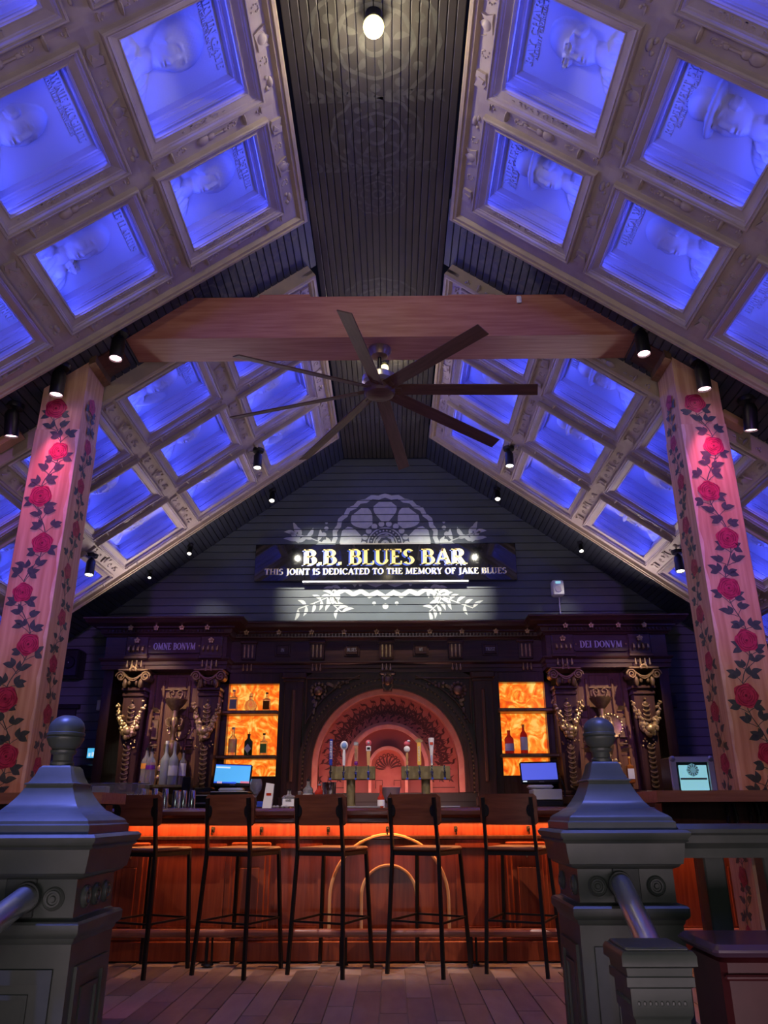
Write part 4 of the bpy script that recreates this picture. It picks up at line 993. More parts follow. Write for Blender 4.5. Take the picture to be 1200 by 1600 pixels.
P += stem2([(AX+.13, zb_+.04), (AX+.13, zb_+.12), (AX+.06, zb_+.12), (AX+.06, zb_+.07)], .008)
o = paint('scroll_ornament', P, lambda a, b: (a, 8.438-8.3, b), M['redd'], bb)
# red LED tubes hidden behind the reveal
mb = MB(); A = arch_line(Rr-.02, 24); mb.tube([(x, YC+.13, z) for x, z in arch_line(Rr-.03, 24)], .006, 5); part(mb, 'red_led_tube', M['redled'])
area('arch_red_light', (AX, 7.95, zb_-.08), (AX, 8.44, AZ+.35), (1, .44, .36), 5.5, 1.5, .1)
# keystone mask and spandrels
mb = MB(); kx, kz = AX, ZA(1066, YC); mb.box(kx-.085, kx+.085, YC-.12, YC, kz+.06, kz+.10, .01); mb.prism([(kx-.045, kz-.10), (kx+.045, kz-.10), (kx+.065, kz+.06), (kx-.065, kz+.06)], YC-.10, YC)
part(mb, 'keystone', M['darkh'], smooth=False)
mb = MB(); mb.ball((kx, YC-.11, kz), .042, .035, .055, 12, 8); mb.ball((kx, YC-.14, kz-.01), .012, .02, .02, 8, 5)
for s in (-1, 1): mb.ball((kx+s*.045, YC-.10, kz+.01), .018, .018, .045, 8, 5); mb.tube([(kx+s*.05, YC-.1, kz+.04), (kx+s*.05, YC-.1, kz-.06), (kx+s*.02, YC-.1, kz-.10)], .008, 6)
for k in range(5): a = pi*k/4; mb.ball((kx+.03*cos(a), YC-.11, kz+.055+.02*sin(a)), .014, .012, .016, 6, 4)
part(mb, 'keystone_mask', M['bronze'])
for s in (-1, 1):
    xc_ = xl+.03 if s < 0 else xr_-.03; zt_ = ZA(1060, YC); d = -s
    A = [(xc_, zt_), (xc_+d*.52, zt_)]; arcp = [(AX+s*(Ro+.05)*cos(a), AZ+(Ro+.05)*sin(a)) for a in [radians(72-t*4.6) for t in range(11)]]
    arcp = [(max(min(x, max(xc_, AX)), min(xc_, AX)), z) for x, z in arcp]
    mb = MB(); mb.tube([(xc_, YC-.012, arcp[-1][1])]+[(xc_, YC-.012, zt_)]+[(arcp[0][0], YC-.012, zt_)], .012, 6); mb.tube([(x, YC-.012, z) for x, z in arcp], .010, 6); part(mb, 'spandrel_moulding', M['panelw'])
    mb = MB(); R = random.Random(3+s)
    cx, cz = xc_+d*.13, zt_-.13; mb.ball((cx, YC-.03, cz), .055, .04, .055, 12, 7)
    for k in range(12): a = 2*pi*k/12; mb.ball((cx+.075*cos(a), YC-.02, cz+.075*sin(a)), .022, .018, .022, 7, 4)
    for k in range(12):
        t = k/11
        for (bx, bz, ax_, az_) in ((cx+d*.08, cz+.05, d*.24, .02), (cx-d*.03, cz-.09, -d*.03, -.26)):
            mb.ball((bx+ax_*t+R.uniform(-.02, .02), YC-.02, bz+az_*t+R.uniform(-.025, .025)), .026*(1-.5*t), .014, .016*(1-.4*t)+.006, 7, 4)
    tag(part(mb, 'gilt_leaf_carving', M['bronze']), kind='stuff')
# base cabinets and counter
bk = thing('back_counter', 'long dark mahogany counter under the back bar', 'counter', (0, 8.1, 0))
MB().box(-XO, XO, -.48, .49, 0, 1.0, .01).build('base_cabinet', M['dark'], bk)
MB().box(-XO-.03, XO+.03, -.55, .49, 1.0, 1.045, .012).build('counter_top', M['bartop'], bk)
# ================================================================== sign
xs0, xs1 = XA(397, 8.5, 3.6), XA(807, 8.5, 3.6); zs0, zs1 = ZA(907, 8.5), ZA(850, 8.5); xm = (xs0+xs1)/2; hw = (xs1-xs0)/2; hh = (zs1-zs0)/2
t = thing('bar_sign', 'long glossy black bar sign with gold and cream lettering on the gable wall', 'sign', (xm, 8.52, (zs0+zs1)/2))
MB().box(-hw, hw, -.02, .05, -hh, hh, .003).build('sign_board', M['signb'], t)
MB().box(-hw*.63, hw*.63, -.03, .06, -hh-.022, -hh, .003).build('sign_ledge', M['alu'], t); MB().box(-hw*.35, hw*.35, -.01, .05, hh, hh+.015, .003).build('sign_ledge', M['alu'], t)
kk = 2*hw/410
def sx_(px): return (px-602)*kk
for txt, a, b in (('B.B.', 473, 535), ('BLUES', 544, 648), ('BAR', 658, 729)):
    wd = (b-a)*kk; text_mb(txt, .185, .004, None, wd).build('lettering_shadow', M['signblue'], t, ((sx_((a+b)/2)-.02), -.020, -.043), (pi/2, 0, 0), False)
    text_mb(txt, .185, .006, None, wd).build('lettering', M['gilt'], t, (sx_((a+b)/2), -.026, -.030), (pi/2, 0, 0), False)
text_mb('THIS JOINT IS DEDICATED TO THE MEMORY OF JAKE BLUES', .072, .004, None, (792-414)*kk).build('lettering_shadow', M['signblue'], t, (-.008, -.020, -.152), (pi/2, 0, 0), False)
text_mb('THIS JOINT IS DEDICATED TO THE MEMORY OF JAKE BLUES', .072, .005, None, (792-414)*kk).build('lettering', M['cream'], t, (0, -.025, -.146), (pi/2, 0, 0), False)
# speaker/sensor above the cornice
x, z = PX(871, 920, 8.5); t = thing('wall_speaker', 'small white wall device above the right side of the back bar', 'speaker', (x, 8.52, z))
MB().box(-.065, .065, -.04, .08, -.09, .09, .012).build('case', M['white'], t)
MB().lathe([(0, -.046), (.035, -.046), (.038, -.040)], n=18, axis='y').build('speaker_grille', M['alu'], t, (0, 0, -.02)); MB().box(-.03, .03, -.045, -.04, .045, .07, .002).build('lamp_window', M['ice'], t)
MB().tube([(.02, .06, -.09), (.02, .06, z and ZT-z)], .009).build('conduit', M['alu'], t)
x, z = PX(957, 952, 8.2); o = MB().box(x-.055, x+.055, 8.1, 8.2, ZT, ZT+.075, .006).build('junction_box', M['alu']); tag(o, 'small grey box standing on the right wing cornice', 'box')
# things on the left and right dark wall
x, z = PX(152, 1100, 8.58); o = MB().box(x-.02, x+.02, 8.56, 8.6, z-.055, z+.055, .006).build('wall_sensor', M['white']); tag(o, 'small white wall sensor left of the back bar', 'sensor')
x, z = PX(145, 1175, 8.58); t = thing('thermostat', 'glowing blue wall display left of the back bar', 'display', (x, 8.58, z)); MB().box(-.085, .085, -.01, .02, -.06, .06, .006).build('case', M['blackp'], t); MB().box(-.075, .075, -.013, -.01, -.05, .05).build('screen', M['thermo'], t)
for k in range(4): MB().box(-.06+.035*k, -.04+.035*k, -.016, -.013, -.035, .0+.008*k).build('screen_bar', M['scrwhite'], t)
x, z = PX(138, 1205, 8.56); o = MB().box(x-.11, x+.11, 8.5, 8.6, z-.075, z+.075, .01).build('wall_cabinet', M['blackp']); tag(o, 'black box on the wall under the blue display', 'box')
x, z = PX(162, 1205, 8.56); t = thing('wall_keypad', 'narrow black wall keypad beside the black box', 'keypad', (x, 8.58, z)); MB().box(-.045, .045, -.02, .02, -.075, .075, .006).build('case', M['blackp'], t); MB().lathe([(0, -.03), (.014, -.03), (.016, -.02)], n=12, axis='y').build('knob', M['alu'], t)
x, z = PX(112, 1036, 8.5); t = thing('wall_loudspeaker', 'black loudspeaker high on the wall left of the back bar', 'loudspeaker', (x, 8.45, z)); MB().box(-.10, .10, -.08, .14, -.15, .15, .015).build('case', M['blackp'], t); MB().lathe([(0, -.095), (.06, -.095), (.07, -.08)], n=18, axis='y').build('speaker_cone', M['black'], t); MB().ball((0, -.09, -.0), .008, n=8).build('status_light', M['alu'], t)
x, z = PX(1046, 1098, 8.58); o = MB().box(x-.055, x+.055, 8.55, 8.6, z-.07, z+.07, .006).build('wall_panel', M['blackp']); tag(o, 'dark wall plate right of the back bar', 'plate')
x0, z1 = PX(78, 1106, 8.58); x1, _ = PX(116, 1106, 8.58)
dr = MB().box(-3.7, x1, 8.57, 8.6, 0, z1).build('door_1', M['nearblack']); tag(dr, 'dark door left of the back bar', kind='structure')
MB().box(-3.75, x1+.04, 8.54, 8.6, z1, z1+.05, .006).build('door_lintel', M['black'], dr)
# ================================================================== the bar
YB, YT = 6.35, 6.10; ZB0, ZB1 = .935, 1.03
BX0, BX1 = -2.05, 2.95
t = thing('bar_counter', 'long red wooden bar with dark top, brass foot rail and amber glow under its lip', 'bar', (0, YB, 0))
def bp(mb, name, mt, parent=t, smooth=True):
    mb.v = [(x, y-YB, z) for x, y, z in mb.v]; return mb.build(name, mt, parent, smooth=smooth)
mb = MB(); mb.mold([(0, ZB0), (.0, ZB0+.01), (.012, ZB0+.02), (.02, ZB0+.045), (.02, ZB1-.02), (.005, ZB1), (-.72, ZB1), (-.72, ZB0)], [(BX0-.16, 6.95), (BX0-.16, YT+.02), (BX1+.12, YT+.02), (BX1+.12, 6.95)][:4]); 
mb = MB(); mb.box(BX0-.18, BX1+.14, YT, 6.90, ZB0+.025, ZB1, .022); mb.box(BX0-.16, BX1+.12, YT+.03, 6.88, ZB0-.01, ZB0+.03, .008); bp(mb, 'bar_top', M['bartop'])
mb = MB(); mb.box(BX0, BX1, YB+.0, 6.42, 0, ZB0-.01); mb.box(BX0, BX0+.06, YB, 7.0, 0, ZB0-.01); mb.box(BX1-.06, BX1, YB, 7.0, 0, ZB0-.01); bp(mb, 'front_panel', M['barw'])
mb = MB(); mb.box(BX0-.015, BX1+.015, YB-.02, YB, .805, .835, .006); bp(mb, 'dark_rail', M['dark'])
mb = MB(); mb.box(BX0-.02, BX1+.02, YB-.035, YB, 0, .13, .008); mb.box(BX0-.015, BX1+.015, YB-.02, YB, .13, .155, .006); bp(mb, 'plinth', M['barw'])
mb = MB(); mb.box(BX0+.1, BX1-.1, YB-.030, YB-.018, ZB0-.0118, ZB0-.0104); bp(mb, 'amber_led_tape', M['orled'])
area('bar_lip_light', ((BX0+BX1)/2, YB-.06, ZB0-.02), ((BX0+BX1)/2, YB-.02, .2), (1, .36, .11), 18, BX1-BX0-.2, .03)
# framed panels and pilasters on the front
PIL = [XA(p, YB, .5) for p in (200, 388, 822)]+[2.62]
for i, x in enumerate(PIL):
    mb = MB(); w_ = .15 if i else .13
    mb.box(x-w_, x+w_, YB-.03, YB, .155, .79, .008); mb.box(x-w_+.03, x+w_-.03, YB-.05, YB-.03, .18, .77, .012)
    mb.box(x-w_+.075, x+w_-.075, YB-.062, YB-.05, .22, .62, .012); bp(mb, 'pilaster', M['barw'])
    mb = MB(); mb.prism([(x-.02, .715), (x+.02, .715), (x, .68)], YB-.065, YB-.05); bp(mb, 'studs', M['gold'], smooth=False)
edges = [BX0]+PIL+[BX1]
for a, b in ((PIL[0]+.17, PIL[1]-.19), (PIL[2]+.19, PIL[3]-.19), (PIL[1]+.19, XA(505, YB, .5)-.02), (XA(705, YB, .5)+.03, PIL[2]-.19)):
    if b-a < .15: continue
    mb = MB(); mb.strip([(a, .19), (b, .19), (b, .78), (a, .78)], [(a+.03, .22), (b-.03, .22), (b-.03, .75), (a+.03, .75)], YB-.018, YB, closed=True); bp(mb, 'panel_moulding', M['barw'], smooth=False)
xc = XA(606, YB, .5)
for R, zt in ((.44, ZA(1304, YB)), (.205, ZA(1352, YB))):
    zc = zt-R; pts = [(xc-R, YB-.012, .155)]+[(xc-R*cos(pi*i/24), YB-.012, zc+R*sin(pi*i/24)) for i in range(25)]+[(xc+R, YB-.012, .155)]
    mb = MB(); mb.tube(pts, .013, 8); bp(mb, 'arch_moulding', mat('pale_arch_bead', (.62, .36, .18), .3))
# carved drop on the far right pilaster
mb = MB()
for k in range(9): mb.ball((2.62+.02*(k % 2), YB-.075, .70-.052*k), .024, .02, .024, 8, 5); mb.ball((2.58, YB-.07, .68-.052*k), .014, .014, .02, 6, 4)
bp(mb, 'carved_drop', M['gold']); tag(bpy.data.objects['carved_drop'], None)
# foot rail on posts
mb = MB(); zr = .20; mb.tube([(BX0-.06, YB+.02, zr), (BX0-.10, YB-.05, zr), (BX0-.06, YB-.14, zr), (BX0+.05, YB-.17, zr), (BX1-.05, YB-.17, zr), (BX1+.1, YB-.12, zr)], [.028]*6, 10); bp(mb, 'foot_rail', M['ledge'])
for x in (-1.25, -.30, .62, 1.55, 2.4):
    mb = MB(); mb.tube([(x, YB-.17, zr), (x, YB-.17, .01)], .012, 8); mb.tube([(x+.035, YB-.17, zr), (x+.035, YB-.15, .01)], .008, 8); mb.lathe([(0, 0), (.045, 0), (.04, .012), (0, .014)], (x+.01, YB-.165, 0), 12); bp(mb, 'rail_post', M['black'])
for x in (-1.3, -.93, -.42, .03, .55, 1.1, 1.9):   # little hooks under the lip
    mb = MB(); mb.box(x-.012, x+.012, YB-.03, YB, .86, .90, .004); mb.tube([(x, YB-.03, .885), (x, YB-.06, .88), (x, YB-.065, .85), (x, YB-.04, .845)], .006, 6); bp(mb, 'bag_hook', M['black'])
# ================================================================== bar stools
def make_stool():
    t = thing('bar_stool', 'stool', 'bar stool')
    zs = .745
    MB().box(-.185, .185, -.20, .205, zs, zs+.028, .010).build('seat', M['seat'], t)
    mb = MB(); mb.box(-.18, .18, -.195, -.172, zs-.025, zs); mb.box(-.18, .18, .175, .198, zs-.025, zs); mb.box(-.18, -.157, -.19, .19, zs-.025, zs); mb.box(.157, .18, -.19, .19, zs-.025, zs); mb.build('seat_frame', M['black'], t, smooth=False)
    sq = lambda a, b: MB().tube([a, b], .0155, 4)
    for s in (-1, 1):
        MB().tube([(s*.205, -.225, 0), (s*.178, -.190, zs), (s*.172, -.238, 1.095)], .0155, 4).build('leg', M['black'], t, smooth=False)
        sq((s*.205, .225, 0), (s*.172, .185, zs-.005)).build('leg', M['black'], t, smooth=False)
    z = .315; f = z/zs; a = .205-(.205-.175)*f; b = .225-.037*f
    for p, q in (((-a, -b, z), (a, -b, z)), ((-a, b, z), (a, b, z)), ((-a, -b, z), (-a, b, z)), ((a, -b, z), (a, b, z))): MB().tube([p, q], .009, 4).build('stretcher', M['black'], t, smooth=False)
    # curved back plank
    mb = MB(); N = 10; A = []; 
    zb0, zb1, hw = .915, 1.118, .205; rows = [(zb0, .02), (zb0+.02, 0), (zb1-.02, 0), (zb1, .02)]; vs = []; fs = []
    for side in (0, 1):
        for z, ins in rows:
            for i in range(N+1):
                x = (-hw+ins)+(2*hw-2*ins)*i/N; y = -.232+.026*(x/hw)**2+.02*side-(z-zb0)*.05; vs.append((x, y, z))
    W = N+1
    for r in range(3):
        for i in range(N):
            p = r*W+i; fs.append((p, p+1, p+W+1, p+W)); q = 4*W+p; fs.append((q, q+W, q+W+1, q+1))
    bd = list(range(0, W))+[r*W+N for r in (1, 2, 3)]+[3*W+i for i in range(N-1, -1, -1)]+[2*W, W]
    for i in range(len(bd)): j = (i+1) % len(bd); fs.append((bd[i], 4*W+bd[i], 4*W+bd[j], bd[j]))
    mb._a(vs, fs); mb.build('backrest', M['seat'], t)
    for s in (-1, 1):
        mb = MB(); mb.lathe([(0, -.006), (.026, -.006), (.028, 0), (0, 0)], (0, 0, 0), 12, 'y'); mb.v = [(x+s*.160, y-.222, z*1.5+1.01) for x, y, z in mb.v]; mb.build('bracket', M['black'], t)
    return t
SP = [((-1.63, 5.95), -24, 'leftmost walnut bar stool in the row, beside the left green newel post'),
      ((-.985, 5.95), -24, 'second walnut bar stool from the left, in front of the lit cyan till'),
      ((-.355, 5.965), -23.5, 'middle walnut bar stool of the row, left of the bar front arches'),
      ((.315, 5.975), -28, 'fourth walnut bar stool from the left, overlapping the bar front arches'),
      ((.965, 5.99), -23.5, 'rightmost walnut bar stool, in front of the dark blue till')]
st0 = make_stool(); GS = 'bar stools lined up at the bar'
for i, ((x, y), a, lb) in enumerate(SP):
    s = st0 if i == 0 else dup(st0); s.location = (x, y, 0); s.rotation_euler = (0, 0, radians(a)); s['label'] = lb; s['group'] = GS
s = dup(st0, (-1.50, 3.02, 0), radians(-12), 'nearer bar stool cut off by the left edge, behind the left newel'); del s['group']
# ================================================================== newel posts
def newel(x, y, label, kp=.9):
    t = thing('newel_post', label, 'newel post', (x, y, 0))
    b = .139
    MB().sq([(b+.02, 0), (b+.02, .12), (b+.008, .135), (b, .14), (b, .715), (b+.004, .720), (b+.006, .728), (b+.014, .734), (b+.017, .740), (b+.017, .757), (b+.012, .763), (b-.004, .766), (b-.008, .770), (b-.008, .852),
             (b+.006, .858), (b+.012, .866)]).build('shaft', M['newel'], t)
    MB().sq([(b-.01, .86), (b+.016, .866), (b+.022, .90), (b+.024, .918), (b+.034, .924), (b+.030, .928), (b+.038, .936), (b+.040, .945), (b+.032, .952), (.02, .953)]).build('cornice', M['newel'], t)
    Zp = lambda z: .972+(z-.972)*kp
    MB().sq([(.15, .950), (.15, .972)]+[(h, Zp(z)) for h, z in ((.145, .976), (.143, .985), (.136, .992), (.120, 1.002), (.108, 1.012), (.1, 1.016), (.086, 1.036), (.072, 1.062), (.060, 1.092), (.060, 1.095), (.064, 1.097), (.064, 1.101), (.057, 1.104), (.048, 1.125), (.042, 1.15), (.036, 1.158), (.0, 1.158))]).build('pyramid_cap', M['newel'], t)
    z0 = Zp(1.158)
    MB().lathe([(0, -.003), (.030, 0), (.031, .009), (.026, .014), (.026, .028), (.033, .034), (.034, .040), (.028, .043), (.040, .053), (.046, .066), (.048, .070), (.048, .074), (.045, .076), (.049, .079), (.049, .085), (.046, .087), (.0465, .100), (.042, .113), (.032, .124), (.018, .131), (0, .133)], n=28).build('ball_finial', M['newel'], t, (0, 0, z0))
    for q in range(4):
        Rz = Matrix.Rotation(q*pi/2, 4, 'Z')
        for s in ((-1, 1) if q != 1 else (-1, 0, 1)):
            mb = MB(); mb.x = Rz @ Matrix.Translation((s*(.080 if q != 1 else .07), -(b-.008), .81)); mb.lathe([(0, -.010), (.006, -.010), (.008, -.006), (.012, -.006), (.014, -.010), (.018, -.010), (.020, -.006), (.023, -.008), (.026, -.004), (.026, 0)], (0, 0, 0), 20, 'y'); mb.build('roundel', M['newel'], t)
        # recessed panel frame
        mb = MB(); mb.x = Rz; mb.strip([(-.105, .16), (.105, .16), (.105, .665), (-.105, .665)], [(-.075, .19), (.075, .19), (.075, .635), (-.075, .635)], -(b+.008), -b, closed=True); mb.strip([(-.055, .21), (.055, .21), (.055, .615), (-.055, .615)], [(-.045, .22), (.045, .22), (.045, .605), (-.045, .605)], -(b+.006), -b, closed=True); mb.build('panel_frame', M['newel'], t, smooth=False)
    MB().box(-.036, .036, -b-.001, -b+.01, .770, .855, .002).build('rail_plate', M['newelw'], t)
    return t
NR = (.715, 2.47); NL = (-.81, 2.16)
newel(*NR, 'green grey newel post with ball finial joined to the railing on the right')
newel(*NL, 'green grey newel post with ball finial at the left edge of the picture', .78)
def handrail(x, y, x2, y2, z2, label):
    t = thing('handrail', label, 'handrail', (x, y-.141, .815))
    MB().tube([(0, -.008, .0), (0, -.02, -.004), (x2-x, y2-y+.141, z2-.815)], .028, 24).build('tube', M['steel'], t)
    MB().lathe([(.0, -.010), (.032, -.010), (.034, -.002), (0, -.002)], n=20, axis='y').build('collar', M['newelw'], t)
handrail(NR[0]-.02, NR[1], .645, 1.90, .70, 'brushed steel handrail tube running down from the right newel post')
handrail(NL[0]+.02, NL[1], -.855, 1.60, .67, 'brushed steel handrail tube running down from the left newel post')
def stairpost(x, y, zt, w, label, zb):
    t = thing('stair_post', label, 'stair post', (x, y, zb)); h = zt-zb; b = w/2
    MB().sq([(b*.72, 0), (b*.72, h-.125), (b*.76, h-.12), (b*.80, h-.115), (b*.80, h-.070), (b*.90, h-.066), (b*.90, h-.050), (b*.86, h-.048), (b*.88, h-.034), (b*1.0, h-.030), (b*1.0, h-.012), (b*.97, h-.008), (b*.93, h-.004), (b*.2, h)]).build('post', M['newel'], t)
    MB().box(-b*.86, b*.86, -b*.86, b*.86, h-.012, h+.002, .003).build('cap_plate', M['newel'], t)
    for q in range(4):
        mb = MB(); mb.x = Matrix.Rotation(q*pi/2, 4, 'Z'); c = b*.72; mb.strip([(-.035, .1), (.035, .1), (.035, h-.16), (-.035, h-.16)], [(-.024, .11), (.024, .11), (.024, h-.17), (-.024, h-.17)], -c-.004, -c, closed=True)
        for k in range(9): mb.ball((-.045+.0112*k, -b*.80, h-.095), .004, .003, .005, 5, 3)
        mb.build('panel_frame', M['newel'], t, smooth=False)
stairpost(.602, 1.815, .745, .148, 'small green grey stair post with a flat cap in front of the right newel', -.15)
stairpost(-.93, 1.50, .79, .165, 'small green grey stair post at the left edge in front of the left newel', -.3)
# railing to the right of the newel
t = thing('balustrade', 'green grey balustrade running right from the right newel post', 'railing', (NR[0]+.181, NR[1], 0))
prof = [(-.045, .875), (.045, .875), (.045, .90), (.060, .915), (.062, .935), (.072, .942), (.072, .952), (.055, .965), (-.055, .965), (-.072, .952), (-.072, .942), (-.062, .935), (-.060, .915), (-.045, .90)]
mb = MB(); mb.prism(prof, 0, 1.3, 'yz'); mb.build('top_rail', M['newel'], t, smooth=False)
for k in range(6): MB().box(.075+.17*k, .135+.17*k, -.03, .03, .10, .878, .004).build('baluster', M['newel'], t)
MB().box(0, 1.3, -.04, .04, .05, .11, .006).build('bottom_rail', M['newel'], t)
# oxblood upholstered screen
t = thing('padded_screen', 'dark red leather padded partition right of the small stair post', 'partition', (1.22, 2.05, 0))
MB().box(-.42, .48, -.10, .10, 0, .70, .012).build('padding', M['redbox'], t); MB().box(-.44, .50, -.12, .12, .70, .725, .01).build('top_cap', mat('purple_lit_top', (.13, .07, .12), .22), t); MB().box(-.42, .48, -.112, -.10, .655, .667, .004).build('seam', M['redbox'], t)  # purple light on the top cap is put into its colour
# drink ledges beside the columns
def ledge(x0, x1, label):
    t = thing('drink_ledge', label, 'ledge', ((x0+x1)/2, 4.35, 0)); w_ = (x1-x0)/2
    yb = .26; s = 1 if x0 > 0 else -1
    poly = [(-w_, -.10), (-w_*.4, -.125), (w_*.3, -.135), (w_, -.12), (w_, yb), (-w_, yb)] if s > 0 else [(-w_, -.12), (w_, -.12), (w_, yb), (-w_, yb)]
    MB().prism(poly, 1.045, 1.10, 'xy').build('ledge_top', M['ledge'], t, smooth=False)
    MB().box(-w_+.05, w_-.02, .0, .12, .93, 1.045, .006).build('apron', M['dark'], t)
    for k in (-.75, .1, .85): 
        MB().box(w_*k-.03, w_*k+.03, .05, .11, 0, .95, .005).build('support', M['dark'], t)
    for k in ((-.62, -.5, -.44) if s > 0 else (.3,)):
        mb = MB(); mb.tube([(w_*k, -.03, 1.04), (w_*k, -.05, .98), (w_*k, -.03, .94), (w_*k+.03, -.02, .925), (w_*k+.05, -.03, .96), (w_*k+.04, -.03, 1.04)], .010, 6); mb.build('hook', M['black'], t)
ledge(1.44, 3.4, 'red oak drink ledge in front of the right rose column')
ledge(-3.4, -1.43, 'red oak drink ledge in front of the left rose column')
# road case cooler on the back counter end
xa, zt = PX(1044, 1184, 7.12); xb, _ = PX(1110, 1184, 7.12); z0 = 1.045
t = thing('cooler_case', 'aluminium trimmed case with glowing ice blue front beside the right column', 'cooler', ((xa+xb)/2, 7.22, 1.118)); w_ = (xb-xa)/2; h = zt-1.118
MB().box(-w_+.01, w_-.01, -.07, .22, 0, h, .01).build('case', M['blackp'], t)
mb = MB(); mb.strip([(-w_, 0), (w_, 0), (w_, h), (-w_, h)], [(-w_+.045, .04), (w_-.045, .04), (w_-.045, h-.045), (-w_+.045, h-.045)], -.10, -.06, closed=True); mb.build('aluminium_trim', M['white'], t, smooth=False)
MB().box(-w_+.07, w_-.06, -.085, -.07, .05, h-.07, .004).build('glass_front', M['ice'], t)
MB().box(-w_+.07, w_-.07, -.092, -.085, h*.42, h*.42+.015, .004).build('inner_shelf', M['alu'], t)
mb = MB(); mb.lathe([(.022, -.094), (.052, -.096), (.056, -.085)], (0, 0, h*.66), 8, 'y'); mb.build('fan_grille', M['iced'], t)
for k in range(12): a = 2*pi*k/12; MB().box(-.003, .003, -.10, -.094, .025, .05).build('grille_spoke', M['alu'], t, (0, 0, h*.66), (0, a, 0))
for cx_ in (-w_+.02, w_-.02):
    for cz_ in (.029, h-.02): MB().ball((cx_, -.095, cz_), .028, .015, .028, 8, 6).build('corner_cap', M['alu'], t)
sd = thing('service_counter', 'dark service counter under the glowing cooler case', 'counter', ((xa+xb)/2+.1, 7.26, 0)); MB().box(-.35, .9, -.17, .20, 0, 1.07, .01).build('body', M['dark'], sd); MB().box(-.38, .93, -.20, .23, 1.07, 1.112, .01).build('counter_top', M['bartop'], sd)
